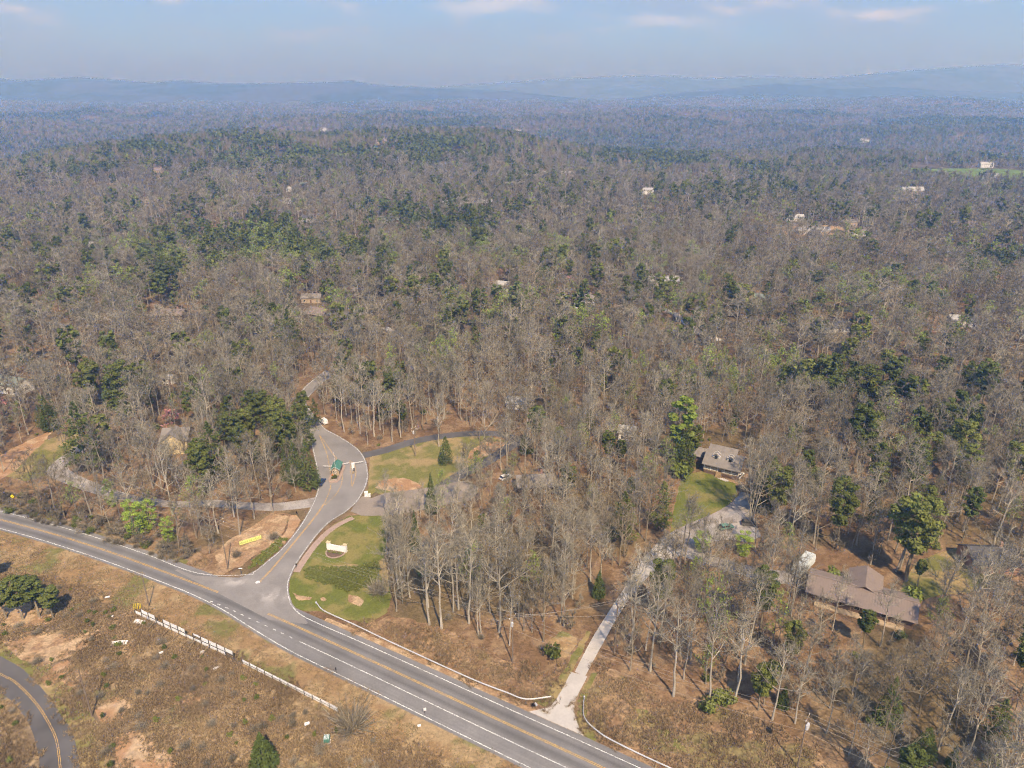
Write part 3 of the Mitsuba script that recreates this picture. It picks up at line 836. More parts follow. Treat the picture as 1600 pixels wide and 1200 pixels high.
def bush(seed, r=1.6, lod=0, hue=0.25, green=1.0):
    rg = np.random.default_rng(seed)
    tr, cr = Acc(), Acc()
    n = [14, 8, 4][lod]
    for i in range(n):
        a = rg.uniform(0, 6.28)
        q = np.array([math.cos(a), math.sin(a), 0]) * r * rg.uniform(0.1, 0.8)
        c = q + [0, 0, r * rg.uniform(0.35, 1.05)]
        tr.tris(spikes(rg, (q * 0.2)[None], c[None], 0.10), [0.4, 0.3])
        if green:
            tri, uv = tuftset(rg, c, r * 0.42, [34, 16, 8][lod], [0.24, 0.4, 0.7][lod] * r / 1.6, hue, flat=0.85)
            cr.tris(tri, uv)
        else:
            m = [46, 24, 10][lod]
            s0 = q * 0.3 + rg.normal(size=(m, 3)) * [r * .2, r * .2, 0.02]
            s0[:, 2] = np.abs(s0[:, 2])
            e = c + rg.normal(size=(m, 3)) * r * 0.42
            cr.tris(spikes(rg, s0 * 0.4 + e * 0.6 * rg.uniform(0.3, 1, m)[:, None], e, [0.06, 0.1, 0.2][lod]), np.c_[rg.uniform(0, 0.7, m), np.full(m, 0.55)])
    return [tr.done(), cr.done()]


def join(parts):
    v, f, u, n = [], [], [], 0
    for (pv, pf), pu in parts:
        v.append(pv); f.append(pf + n); u.append(pu); n += len(pv)
    return (np.vstack(v), np.vstack(f)), np.vstack(u)


# ---------------------------------------------------------- tree kinds, as shape groups
KINDS = {}
PARTM = {'trunk': 'm_bark', 'crown': 'm_bark'}


def kind(name, parts, mats, names):
    """One shape group per tree model; each part (trunk, crown, leaves) is an entry of it."""
    grp = {'type': 'shapegroup'}
    for pt, m, n in zip(parts, mats, names):
        if pt is None:
            continue
        mesh, uv = pt
        grp[n] = mikit.ply(mesh, m, uv=uv)
    scene['model_' + name] = grp
    KINDS[name] = True


def solid(name, parts, leafy):
    """The same tree for the masses of stuff: bark and leaf parts."""
    kind(name, parts, ['m_bark'] + (['m_leaf'] if leafy == 'ever' else ['m_bark'] + (['m_leaf'] if leafy == 'bud' else [])), ['trunk', 'crown', 'leaves'])


BARE = dict(   # h, fb, spread, lift, tone, pale
    a=(20, .42, .29, .95, .15, .72), b=(18, .36, .36, .80, .45, .60), c=(22, .48, .24, 1.02, .05, .85), d=(17, .32, .38, .72, .65, .55),
    e=(19, .44, .31, .90, .30, .66), f=(18, .38, .33, .86, .85, .55))
for L in range(3):
    for i, (k, (h, fb, sp, li, to, pa)) in enumerate(BARE.items()):
        if L == 2 and i > 3:
            continue
        solid(f'bare_{k}{L}', bare_tree(100 + i, h, fb, sp, li, L, to, pa, vigour=1.0), None)
        if L == 0 and i < 4:
            solid(f'bare_{k}x', bare_tree(300 + i, h * .95, fb * 1.1, sp, li, 0, to, pa, lean=0.1), None)
    for i in range(3 if L < 2 else 2):
        solid(f'bud_{i}{L}', bare_tree(140 + i, 16 + 2 * i, .3, .28, .9, L, .3, .5, leaf=(0.72 + .08 * i, [1.25, 1.5, 1.7][L]), vigour=.8), 'bud')
        solid(f'pine_{i}{L}', pine(160 + i, 20 + i, L, hue=.20 + .12 * i, crown=.5 + .06 * i, width=.128 + .014 * i), 'ever')
    solid(f'cedar_0{L}', cone_tree(180, 13, L, hue=.12, width=.23), 'ever')
    solid(f'whitepine_0{L}', cone_tree(181, 21, L, hue=.20, width=.23, base=.15, layered=1.0, power=.7), 'ever')
solid('cedar_10', cone_tree(182, 15, 0, hue=.20, width=.26, power=.65), 'ever')
solid('whitepine_10', cone_tree(183, 22, 0, hue=.30, width=.21, base=.12, layered=1.0, power=.6), 'ever')
solid('sapling_0', bare_tree(190, 8, .15, .28, .9, 1, .4, .4, vigour=.9), None)
solid('sapling_1', bare_tree(191, 6, .12, .34, .8, 1, .6, .35, vigour=.9, multi=2), None)
solid('oak_big', bare_tree(200, 20, .26, .44, .62, 0, .02, .95, vigour=1.2), None)
solid('oak_big2', bare_tree(201, 19, .30, .42, .70, 0, .05, .85, vigour=1.1), None)
solid('vase_big', bare_tree(202, 17, .22, .30, 1.05, 0, .35, .55, multi=4, vigour=.9), None)
solid('pruned', bare_tree(203, 12, .3, .30, .35, 0, .0, 1.0, vigour=.05), None)
solid('fresh_0', pine(205, 10, 0, hue=.88, crown=.92, width=.24, dense=.9), 'ever')
solid('fresh_1', pine(206, 22, 0, hue=.72, crown=.80, width=.11, dense=1.0), 'ever')
solid('bush_0', bush(210, 1.6, 0, .28), 'ever')
solid('bush_1', bush(211, 1.6, 0, .52), 'ever')
solid('bush_2', bush(212, 1.6, 0, .62), 'ever')
solid('bush_dry', bush(213, 1.5, 0, green=0), None)
kind('redbud', bare_tree(220, 7, .2, .40, .7, 1, .6, .3, leaf=(0.5, .7)), ['m_bark', 'm_bark', 'm_blossom'], ['trunk', 'crown', 'leaves'])
TREE_H = dict(a=21, b=19, c=23, d=17, e=20, f=18)


def tri_count(n):
    return sum(len(__import__('meshkit').WRITTEN[p['filename']][1]) for p in scene['model_' + n].values() if isinstance(p, dict))


def inst(key, model, x, y, rz, s, sz=None, z=None):
    c, sn = math.cos(rz) * s, math.sin(rz) * s
    scene[key] = {'type': 'instance', 'to_world': T([[c, -sn, 0, float(x)], [sn, c, 0, float(y)], [0, 0, sz or s, float(H(x, y)) - 0.05 if z is None else z], [0, 0, 0, 1.0]]),
                  'model': {'type': 'ref', 'id': 'model_' + model}}
# ------------------------------------------------------------------ where the forest stands
SOUTH_OF = sg.Polygon(np.vstack([gp([(-700, 600), (-200, 730), (0, 786), (150, 826), (300, 868), (345, 868), (400, 815), (440, 797), (485, 790), (492, 762)]), gp([(600, 808), (607, 900), (606, 955), (640, 966), (700, 983), (790, 1012), (850, 1035), (890, 1030),
                                       (960, 1048), (1050, 1084), (1150, 1106), (1240, 1138), (1300, 1172), (1400, 1270), (1500, 1370)]), [[300, -90], [-500, -90]]])).buffer(0)
CLEAR = unary_union([SOUTH_OF, sg.LineString(EL).buffer(4), sg.LineString(ER).buffer(4), ent_poly.buffer(2), sg.LineString(LOOP).buffer(4.2), sg.Polygon(loop_in).buffer(1.0), sg.LineString(LDRIVE).buffer(3.0),
                     sg.Polygon(gp([(548, 799), (566, 775), (602, 768), (680, 758), (750, 758), (735, 784), (640, 804), (565, 808)])), sg.LineString((d2l + d2r) / 2).buffer(4.5), sg.Polygon(YARD).buffer(1.5),
                     sg.Polygon(gp([(1046, 838), (1052, 800), (1060, 765), (1066, 742), (1098, 736), (1150, 756), (1165, 785), (1130, 795), (1095, 815)])),
                     sg.Polygon(gp([(10, 745), (0, 712), (40, 690), (85, 672), (125, 674), (122, 700), (95, 725), (75, 742), (40, 752), (-40, 760)])),
                     sg.Polygon(gp([(1405, 925), (1430, 880), (1470, 862), (1530, 850), (1575, 862), (1570, 905), (1520, 925), (1430, 940)])),
                     sg.Polygon(gp([(1225, 870), (1260, 855), (1450, 920), (1450, 985), (1380, 985), (1250, 960), (1235, 915)])),
                     sg.Polygon(gp([(1090, 690), (1180, 700), (1180, 760), (1090, 750)])),
                     sg.Polygon(gp([(1510, 860), (1600, 860), (1600, 900), (1510, 905)])),
                     sg.Polygon(gp([(240, 680), (310, 680), (310, 720), (240, 735)]))])

SIGHT = []       # (x, y, half width, cleared length): yards that open towards the road, where a house shows
# (u, v of the foot of the near wall, width, depth, eaves height, turn, roof, wall, label, category, opening factor)
FAR_HOUSES = [
    (910, 484, 11, 8, 6.5, .5, 'grey', 'white', 'tall white gabled house with grey roof standing among bare trees', 1.0),
    (1036, 447, 22, 9, 3.2, -.1, 'lightgrey', 'tan', 'long low house with pale grey roof behind a round pine', .4),
    (1072, 531, 13, 8, 3.0, -.1, 'dark', 'brown', 'dark roofed house beside a pale gravel lane', .8),
    (1190, 474, 9, 7, 3.0, .3, 'green', 'tan', 'small pinkish house with grey green roof behind a pine', .8),
    (486, 474, 12, 7, 3.4, 0, 'grey', 'tan', 'cream house with dark windows above the big brown gabled house', .9),
    (492, 506, 12, 10, 5.5, .5, 'brown', 'brown', 'big brown gabled house with steep roof in bare trees', 1.0),
    (783, 456, 9, 7, 4.5, .4, 'lightgrey', 'white', 'white house half hidden by pines up the slope', .7),
    (262, 500, 17, 9, 2.8, .05, 'brown', 'brown', 'low house with grey brown roof in the wood at left', 1.0),
    (1306, 520, 15, 9, 2.8, -.05, 'dark', 'white', 'house with blue grey roof and white gable in the wood at right', 1.0),
    (1505, 512, 14, 8, 4, .2, 'lightgrey', 'white', 'white house veiled by grey trees near the right edge', .5),
    (10, 616, 14, 8, 4.5, .3, 'green', 'white', 'white house with greenish roof at the left edge', .8),
    (806, 640, 8, 6, 2.9, .2, 'lightgrey', 'white', 'pale house half hidden behind the loop drive trees', .15),
    (978, 690, 6, 6, 3.6, .3, 'lightgrey', 'white', 'narrow white house behind a round dark pine', .3),
    (836, 772, 11, 8, 2.8, -.1, 'grey', 'brown', 'low house with brownish grey roof inside the middle wood', .25),
    (262, 600, 5, 4, 2.8, .2, 'lightgrey', 'white', 'small white shed behind the left pines', .6),
    (822, 538, 4.5, 4, 2.6, 0, 'lightgrey', 'white', 'tiny white shed alone in the bare wood', .9),
    (968, 490, 6, 5, 3, .2, 'red', 'white', 'small white house with rusty roof right of the tall white house', .7),
    (610, 351, 17, 11, 4.5, -.2, 'green', 'brown', 'large house with greenish grey roof beside the tall pine grove', 1.0),
    (228, 322, 26, 12, 3.5, .1, 'brown', 'brown', 'long brown house on the left slope', .9),
    (230, 307, 14, 9, 5, .3, 'dark', 'brown', 'house with blue black roof above the long brown house', .9),
    (246, 270, 12, 9, 4, .2, 'brown', 'tan', 'tan house on the ridge at left', .8),
    (452, 250, 18, 11, 5, .1, 'brown', 'tan', 'tan house near the top of the ridge', .9),
    (452, 300, 9, 7, 4, .3, 'lightgrey', 'white', 'small white house on the slope under the ridge', .9),
    (473, 293, 10, 8, 4, .4, 'green', 'brown', 'house with green roof on the slope under the ridge', .9),
    (447, 318, 11, 7, 3, 0, 'lightgrey', 'white', 'white outbuilding below the green roofed house', .9),
    (777, 272, 12, 8, 3.5, .1, 'green', 'tan', 'small house with green roof right of the ridge', .9),
    (192, 387, 9, 7, 4, .2, 'lightgrey', 'white', 'white house with pale roof in the early green trees at left', .8),
    (142, 388, 8, 6, 3, .2, 'lightgrey', 'white', 'white cabin left of a white house', .7),
    (478, 347, 10, 8, 4, .1, 'dark', 'white', 'dark roofed house between pines under the ridge', .7),
    (597, 226, 20, 12, 6, .1, 'brown', 'tan', 'tan house on the ridge crest', .9),
    (505, 205, 22, 14, 7, .1, 'lightgrey', 'white', 'white house beyond the ridge', .9),
    (749, 202, 30, 16, 7, .1, 'red', 'brick', 'rusty roofed house in the hazy valley', .9),
    (248, 222, 26, 14, 7, .1, 'red', 'brick', 'reddish brown house in the valley at left', .9),
    (888, 275, 24, 9, 4, 0, 'lightgrey', 'cream', 'long pale building right of the ridge', 1.0),
    (845, 275, 16, 9, 4, .1, 'lightgrey', 'tan', 'tan house next to the long pale building', .9),
    (945, 246, 20, 12, 5, .1, 'lightgrey', 'white', 'white house left of the bare earth clearing', 1.0),
    (1012, 304, 13, 9, 5, .3, 'lightgrey', 'white', 'white house with pale grey roof on the middle slope', 1.0),
    (1077, 304, 17, 6, 3, -.1, 'lightgrey', 'white', 'long white trailer house on the middle slope', .9),
    (810, 208, 24, 12, 8, .1, 'lightgrey', 'white', 'white house in the hazy distance', .9),
    (1180, 367, 22, 12, 4.5, -.15, 'dark', 'brown', 'large dark house with slate roof on the right slope', 1.0),
    (1242, 346, 17, 9, 4, .1, 'lightgrey', 'white', 'white house above the white sheds', 1.0),
    (1272, 366, 30, 9, 3.4, -.05, 'lightgrey', 'white', 'long white sheds on the right slope', 1.0),
    (1331, 354, 10, 8, 4, .2, 'grey', 'tan', 'small tan house right of the white sheds', .8),
    (1345, 371, 13, 8, 4, .1, 'grey', 'white', 'grey roofed house below the small white house', .8),
    (1505, 356, 22, 10, 4, .05, 'red', 'brown', 'rusty roofed house near the right edge', .4),
    (1547, 283, 22, 14, 7, .2, 'lightgrey', 'white', 'white roofed barn beside the green pasture', 1.0),
    (1427, 304, 26, 14, 5, .1, 'lightgrey', 'tan', 'tan building in a clearing at right', 1.0),
    (1337, 312, 18, 11, 6, .1, 'dark', 'brown', 'dark blue roofed house at the edge of the pines', .8),
    (1350, 223, 30, 16, 7, .1, 'lightgrey', 'white', 'white building far off at right', .8),
    (1542, 262, 22, 12, 6, .1, 'lightgrey', 'white', 'white house behind the green pasture', .8),
]


def gable(w, d, e, pitch=0.55, over=0.5, th=0.22):
    """Roof of a gabled house, ridge along x."""
    hw_, hd = w / 2 + over, d / 2 + over
    rz = pitch * d / 2
    lo = e - pitch * over
    v = np.array([[-hw_, -hd, lo], [hw_, -hd, lo], [hw_, 0, e + rz], [-hw_, 0, e + rz], [hw_, hd, lo], [-hw_, hd, lo]])
    v = np.vstack([v, v + [0, 0, th]])
    f = [[6, 7, 8], [6, 8, 9], [9, 8, 10], [9, 10, 11], [0, 2, 1], [0, 3, 2], [3, 4, 2], [3, 5, 4],
         [0, 1, 7], [0, 7, 6], [4, 5, 11], [4, 11, 10], [1, 2, 8], [1, 8, 7], [2, 4, 10], [2, 10, 8], [3, 0, 6], [3, 6, 9], [5, 3, 9], [5, 9, 11]]
    return trimesh.Trimesh(v, f, process=False)


def body(w, d, e, pitch=0.55):
    """Walls with gable ends."""
    a, b, r = w / 2, d / 2, e + pitch * d / 2
    v = np.array([[-a, -b, -1], [a, -b, -1], [a, b, -1], [-a, b, -1], [-a, -b, e], [a, -b, e], [a, b, e], [-a, b, e], [a, 0, r], [-a, 0, r]], float)
    f = [[0, 1, 5], [0, 5, 4], [2, 3, 7], [2, 7, 6], [1, 2, 6], [1, 6, 5], [5, 6, 8], [3, 0, 4], [3, 4, 7], [4, 9, 7], [0, 3, 2], [0, 2, 1]]
    return trimesh.Trimesh(v, f, process=False)


HOUSE_AT = []
for hu, hv, w, d, e, rz, roof, wall, lab, openf in FAR_HOUSES:
    x, y = G(hu, hv)
    r = math.hypot(x, y)
    HOUSE_AT.append((x, y, w, d, e, -rz, roof, wall, lab))
    slope = (CAM_H - float(H(x, y))) / r
    SIGHT.append((x, y, w * 0.5 + 1.5, openf * .65 * min(110, max(0, 15.5 - e) / max(slope, .05)) + 2))
# density of species, surveyed from the photograph: ellipses (u, v, ru, rv, strength) of evergreen and of early-leaf groves
PINES = [(400, 372, 190, 34, .55), (640, 335, 70, 26, .55), (742, 345, 36, 36, .8), (250, 425, 40, 34, .75), (615, 435, 90, 34, .45), (160, 600, 70, 40, .35), (400, 640, 60, 60, .30), (1335, 590, 100, 40, .50), (1480, 665, 60, 45, .30),
         (500, 240, 330, 28, .45), (130, 250, 130, 22, .40), (1010, 245, 180, 16, .55), (1200, 300, 140, 14, .6), (1560, 400, 50, 30, .5), (820, 300, 130, 40, .30), (60, 440, 60, 50, .2), (700, 490, 30, 25, .6), (1140, 455, 30, 30, .3),
         (1010, 455, 50, 20, .35), (1560, 205, 50, 8, .8), (905, 530, 40, 25, .2), (100, 350, 100, 30, .15), (300, 210, 300, 14, .30), (900, 210, 250, 14, .30)]
BUDS = [(330, 380, 150, 30, .40), (560, 400, 150, 26, .30), (900, 380, 130, 22, .18), (730, 395, 90, 20, .35), (690, 540, 60, 24, .30), (1270, 560, 90, 22, .25), (1120, 570, 40, 20, .4), (1330, 450, 40, 25, .3), (180, 380, 120, 30, .22), (60, 440, 40, 20, .2)]


def blob(lst, u, v):
    o = np.zeros(len(u))
    for a, b, c, d, s in lst:
        o = np.maximum(o, s * np.exp(-(((u - a) / c) ** 2 + ((v - b) / d) ** 2) ** 1.5 * 0.9))
    return o


def open_yard(x, y):
    bad = np.zeros(len(x), bool)
    for hx, hy, hwid, L in SIGHT:
        r = math.hypot(hx, hy)
        d = np.array([hx, hy]) / r
        along = x * d[0] + y * d[1]
        across = np.abs(-x * d[1] + y * d[0])
        bad |= (across < hwid) & (along < r + 9) & (along > r - L)
    return bad


def scatter(rg, r0, r1, spacing, half=0.80):
    """Jittered points over the wedge of country in view between two distances."""
    X = r1 * half + 60
    gx, gy = np.meshgrid(np.arange(-X, X, spacing), np.arange(60, r1 + 20, spacing))
    p = np.stack([gx.ravel(), gy.ravel()], 1) + rg.uniform(-0.48, 0.48, (gx.size, 2)) * spacing
    r = np.hypot(p[:, 0], p[:, 1])
    ok = (r >= r0) & (r < r1) & (np.abs(p[:, 0]) < p[:, 1] * half + 25)
    return p[ok]


rg = np.random.default_rng(77)
near = scatter(rg, 90, 330, 5.5)
near = near[~contains_xy(CLEAR, near[:, 0], near[:, 1])]
mid = scatter(rg, 330, 640, 8.0)
far = scatter(rg, 640, 1150, 9.0)
for hx, hy, hw_2, *_ in HOUSE_AT:
    for arr in ('near', 'mid', 'far'):
        q = globals()[arr]
        globals()[arr] = q[np.hypot(q[:, 0] - hx, q[:, 1] - hy - 3) > hw_2 / 2 + 2]
near, mid, far = (q[~open_yard(q[:, 0], q[:, 1])] for q in (near, mid, far))


def species(q, rg, base_e=0.07, base_b=0.06):
    u, v, k = PX(q[:, 0], q[:, 1], H(q[:, 0], q[:, 1]) + 13)
    clump = f2(q[:, 0], q[:, 1], 24, 3, 60)
    pe = np.maximum(base_e, blob(PINES, u, v) * 1.45) * (0.25 + 1.9 * ss(0.42, 0.68, clump))
    pb = np.maximum(base_b, blob(BUDS, u, v) * 2.0) * (0.3 + 1.6 * ss(0.4, 0.7, f2(q[:, 0], q[:, 1], 45, 3, 66)))
    z = rg.uniform(size=len(q))
    return np.where(z < pe, 1, np.where(z < pe + pb, 2, 0))


# ---- trees set one by one from the photograph: model, foot (u, v), top row, girth factor, label, category
HAND = [
    ('whitepine_00', 140, 742, 628, 1.0, 'tall layered white pine beside the gravel drive and dry lawn', 'white pine'),
    ('cedar_00', 80, 672, 618, 1.2, 'round dark cedar behind the dry lawn at left', 'cedar'),
    ('cedar_10', 66, 668, 632, 1.0, 'smaller dark cedar left of the round cedar', 'cedar'),
    ('pine_20', 148, 640, 562, 1.2, 'broad green pine behind the layered white pine', 'pine tree'),
    ('pine_10', 200, 655, 563, 1.1, 'darker broad pine right of the broad green pine', 'pine tree'),
    ('pine_00', 182, 668, 606, 1.0, 'low dark pine under the two broad pines', 'pine tree'),
    ('pine_10', 372, 722, 640, 1.0, 'pine rising between the yellow gabled house and the gatehouse', 'pine tree'),
    ('pine_20', 394, 712, 632, .9, 'pine with thin trunk left of the entrance road', 'pine tree'),
    ('pine_10', 318, 785, 696, 1.0, 'slim pine above the gravel drive', 'pine tree'),
    ('pine_10', 416, 692, 610, 1.0, 'tall pine left of the entrance road bend', 'pine tree'),
    ('whitepine_10', 470, 705, 628, 1.1, 'layered white pine leaning over the entrance road', 'white pine'),
    ('whitepine_00', 440, 690, 640, .9, 'shaded white pine behind the tall pine', 'white pine'),
    ('whitepine_10', 482, 700, 632, .9, 'white pine with feathery boughs over the road bend', 'white pine'),
    ('whitepine_00', 494, 668, 622, .9, 'dark white pine hiding the upper road bend', 'white pine'),
    ('pine_10', 476, 676, 610, .9, 'green pine crowding the upper road bend', 'pine tree'),
    ('bare_a0', 464, 652, 575, 1.0, 'grey tree left of the far road bend', 'bare tree'),
    ('bare_b0', 508, 648, 585, 1.0, 'brown tree inside the far road bend', 'bare tree'),
    ('bare_e0', 500, 625, 560, 1.0, 'light grey tree over the far road bend', 'bare tree'),
    ('bare_b0', 800, 668, 598, 1.2, 'broad tree veiling the pale house behind the loop', 'bare tree'),
    ('bare_e0', 812, 660, 600, 1.2, 'second tree veiling the pale house behind the loop', 'bare tree'),
    ('bare_a0', 975, 716, 646, 1.1, 'grey tree veiling the narrow white house', 'bare tree'),
    ('bare_b0', 985, 722, 655, 1.1, 'brown tree veiling the narrow white house', 'bare tree'),
    ('bare_a0', 796, 676, 606, 1.2, 'grey tree veiling the pale house behind the loop', 'bare tree'),
    ('bare_d0', 806, 690, 628, 1.3, 'low wide tree below the pale house behind the loop', 'bare tree'),
    ('bare_d0', 980, 735, 668, 1.2, 'low wide tree before the narrow white house', 'bare tree'),
    ('bare_b0', 1548, 922, 840, 1.1, 'brown tree before the low brick house', 'bare tree'),
    ('bare_a0', 1575, 925, 835, 1.1, 'grey tree before the low brick house', 'bare tree'),
    ('bare_e0', 1300, 985, 890, 1.0, 'light grey tree before the long brown house', 'bare tree'),
    ('bare_c0', 1375, 1010, 905, 1.0, 'slim pale tree before the long brown house', 'bare tree'),
    ('bud_10', 1205, 1020, 930, .9, 'pale green tree in the wood below the caravan', 'tree'),
    ('bud_00', 1460, 1000, 935, 1.0, 'pale green tree right of the long brown house', 'tree'),
    ('bare_e0', 990, 985, 860, 1.1, 'light grey tree arching over the old driveway', 'bare tree'),
    ('bare_d0', 1045, 920, 835, 1.2, 'wide tree where the old driveway meets the yard', 'bare tree'),
    ('cedar_10', 484, 762, 688, 1.0, 'dense cone shaped conifer beside the gatehouse lane', 'conifer'),
    ('cedar_10', 464, 755, 690, .9, 'second cone shaped conifer behind the dense one', 'conifer'),
    ('cedar_00', 448, 750, 700, .9, 'shaded conifer left of the two cone shaped conifers', 'conifer'),
    ('cedar_10', 697, 725, 682, 1.15, 'round topped dark cedar on the loop lawn', 'cedar'),
    ('cedar_10', 819, 709, 675, 1.0, 'small dark cedar by the end of the loop drive', 'cedar'),
    ('cedar_00', 675, 802, 740, .8, 'narrow dark evergreen by the worn apron', 'evergreen'),
    ('cedar_00', 650, 862, 798, .7, 'ivy dark evergreen at the edge of the middle wood', 'evergreen'),
    ('pine_00', 970, 738, 684, 1.2, 'round dark pine before the narrow white house', 'pine tree'),
    ('fresh_1', 1064, 728, 612, 1.35, 'tall fresh green tree beside the dormered house', 'tree'),
    ('cedar_10', 1068, 735, 662, 1.0, 'dark ivy clad evergreen under the fresh green tree', 'evergreen'),
    ('cedar_00', 1052, 740, 690, .8, 'dark evergreen left of the ivy clad one', 'evergreen'),
    ('whitepine_00', 972, 852, 768, 1.0, 'bluish green white pine in the middle wood', 'white pine'),
    ('whitepine_10', 1032, 828, 752, 1.0, 'fresh green white pine at the lawn edge', 'white pine'),
    ('pine_00', 985, 790, 742, .9, 'dark pine behind the bluish white pine', 'pine tree'),
    ('bud_10', 1010, 790, 714, .9, 'pale greenish tree left of the bright lawn', 'tree'),
    ('cedar_10', 1192, 795, 722, 1.2, 'dark wide evergreen right of the dormered house', 'evergreen'),
    ('whitepine_00', 1204, 770, 712, 1.1, 'feathery evergreen behind the dark wide evergreen', 'evergreen'),
    ('pine_10', 1305, 858, 748, 1.1, 'olive round headed pine behind the white pruned tree', 'pine tree'),
    ('pine_20', 1415, 908, 766, 1.2, 'largest round headed pine above the long brown house', 'pine tree'),
    ('pine_00', 1433, 917, 872, 1.1, 'small dark pine on the golden clearing', 'pine tree'),
    ('pine_00', 1330, 748, 624, 1.0, 'tall dark pine in the pine cluster at right', 'pine tree'),
    ('pine_10', 1470, 745, 668, 1.0, 'pine with open crown right of the pine cluster', 'pine tree'),
    ('pine_00', 1492, 735, 652, 1.0, 'dark topped pine near the right edge', 'pine tree'),
    ('pine_10', 1468, 706, 627, 1.0, 'flat topped pine above the open crowned pine', 'pine tree'),
    ('pine_00', 1528, 660, 558, 1.1, 'broad dark pine near the right edge', 'pine tree'),
    ('pine_00', 1592, 665, 582, 1.0, 'dark pine cut by the right edge', 'pine tree'),
    ('pine_10', 1590, 765, 666, 1.0, 'lower pine cut by the right edge', 'pine tree'),
    ('pine_20', 1232, 1045, 968, 1.0, 'yellow green pine below the long brown house', 'pine tree'),
    ('pine_00', 1348, 1012, 950, 1.2, 'dark pine against the long brown house front', 'pine tree'),
    ('cedar_00', 1384, 1128, 1060, 1.3, 'dark broad understory evergreen below the brown house', 'evergreen'),
    ('cedar_00', 1222, 1105, 1072, 1.3, 'dark low evergreen near the pole with the transformer', 'evergreen'),
    ('whitepine_00', 1550, 1165, 1092, 1.0, 'wispy evergreen in the lower right wood', 'evergreen'),
    ('cedar_10', 1440, 1188, 1138, 1.4, 'bushy green evergreen at the bottom right', 'evergreen'),
    ('cedar_00', 1485, 1200, 1166, 1.2, 'small green evergreen right of the bushy one', 'evergreen'),
    ('cedar_00', 935, 932, 892, 1.3, 'dark evergreen beside the old driveway', 'evergreen'),
    ('pine_00', 10, 966, 912, 1.6, 'leftmost pine of the low grove in the field', 'pine tree'),
    ('pine_10', 36, 968, 904, 1.6, 'front pine of the low grove in the field', 'pine tree'),
    ('pine_00', 62, 964, 900, 1.6, 'tallest pine of the low grove in the field', 'pine tree'),
    ('pine_10', 84, 966, 916, 1.5, 'rightmost pine of the low grove in the field', 'pine tree'),
    ('pine_00', 50, 950, 898, 1.6, 'rear pine of the low grove in the field', 'pine tree'),
    ('pine_00', -6, 905, 862, 1.6, 'pine cut by the left edge above the low grove', 'pine tree'),
    ('whitepine_00', 457, 566, 482, 1.0, 'tall dark white pine left of the big brown gabled house', 'white pine'),
    ('whitepine_10', 440, 560, 495, .9, 'white pine leaning against the tall dark one', 'white pine'),
    ('pine_20', 708, 520, 470, 1.6, 'bright green spreading pine in the middle of the wood', 'pine tree'),
    ('pine_10', 690, 508, 468, 1.3, 'green pine left of the bright spreading pine', 'pine tree'),
    ('whitepine_00', 805, 432, 384, 1.2, 'dark blue green white pine on the middle slope', 'white pine'),
    ('whitepine_00', 1000, 440, 413, 1.1, 'narrow blue green conifer by the pale grey roof', 'conifer'),
    ('pine_00', 1138, 490, 436, 1.2, 'dark round pine standing above bare trees at right', 'pine tree'),
    ('pine_00', 1262, 470, 420, 1.7, 'broad flat dark pine above the bare wood at right', 'pine tree'),
    ('pine_00', 1380, 475, 424, 1.1, 'small round pine in the grey wood at right', 'pine tree'),
    ('pine_00', 1422, 480, 434, 1.2, 'round pine left of a taller pine in the grey wood', 'pine tree'),
    ('pine_00', 1450, 488, 436, 1.1, 'taller pine in the grey wood at right', 'pine tree'),
    ('pine_10', 1330, 548, 512, 1.5, 'dark pine before the blue grey roofed house', 'pine tree'),
    ('pine_10', 1395, 556, 516, 1.3, 'olive pine right of the blue grey roofed house', 'pine tree'),
    ('pine_00', 1508, 520, 478, 1.2, 'dark pine beside the veiled white house', 'pine tree'),
    ('pine_00', 905, 560, 516, 1.4, 'dark pine in the bare wood below the tall white house', 'pine tree'),
    ('pine_00', 910, 470, 436, 1.2, 'round dark pine above the tall white house', 'pine tree'),
    ('pine_10', 1040, 480, 440, 1.5, 'round pine before the long pale grey roof', 'pine tree'),
    ('pine_00', 1115, 540, 487, 1.4, 'dark pine right of the pale gravel lane', 'pine tree'),
    ('pine_00', 1165, 515, 470, 1.3, 'spreading pine before the small pinkish house', 'pine tree'),
    ('pine_00', 812, 480, 446, 1.1, 'dark pine left of the tall white house', 'pine tree'),
    ('pine_00', 742, 540, 508, 1.1, 'dark pine above the pale driveway bend', 'pine tree'),
    ('bud_20', 528, 560, 515, 1.0, 'pale green rounded tree left of the pale driveway bend', 'tree'),
    ('bud_10', 330, 560, 517, 1.1, 'light green round tree in the wood at left', 'tree'),
    ('bud_20', 30, 482, 440, .9, 'golden yellow early tree at the left edge', 'tree'),
    ('whitepine_00', 655, 378, 330, 1.15, 'leftmost tall pine of the left dark pine grove under the ridge', 'white pine'),
    ('whitepine_10', 672, 382, 335, 1.15, 'middle tall pine of the left dark pine grove under the ridge', 'white pine'),
    ('whitepine_00', 690, 376, 336, 1.15, 'rightmost tall pine of the left dark pine grove under the ridge', 'white pine'),
    ('whitepine_10', 642, 372, 342, 1.15, 'short pine at the left end of the dark pine grove', 'white pine'),
    ('whitepine_00', 680, 390, 350, 1.15, 'front pine of the left dark pine grove under the ridge', 'white pine'),
    ('whitepine_10', 722, 382, 336, 1.15, 'left pine of the right dark pine grove under the ridge', 'white pine'),
    ('whitepine_00', 735, 376, 322, 1.15, 'tall pine of the right dark pine grove under the ridge', 'white pine'),
    ('whitepine_10', 750, 372, 318, 1.15, 'tallest pine of the right dark pine grove under the ridge', 'white pine'),
    ('whitepine_00', 766, 366, 312, 1.15, 'pointed pine at the right end of the dark pine grove', 'white pine'),
    ('whitepine_10', 742, 388, 346, 1.15, 'front pine of the right dark pine grove under the ridge', 'white pine'),
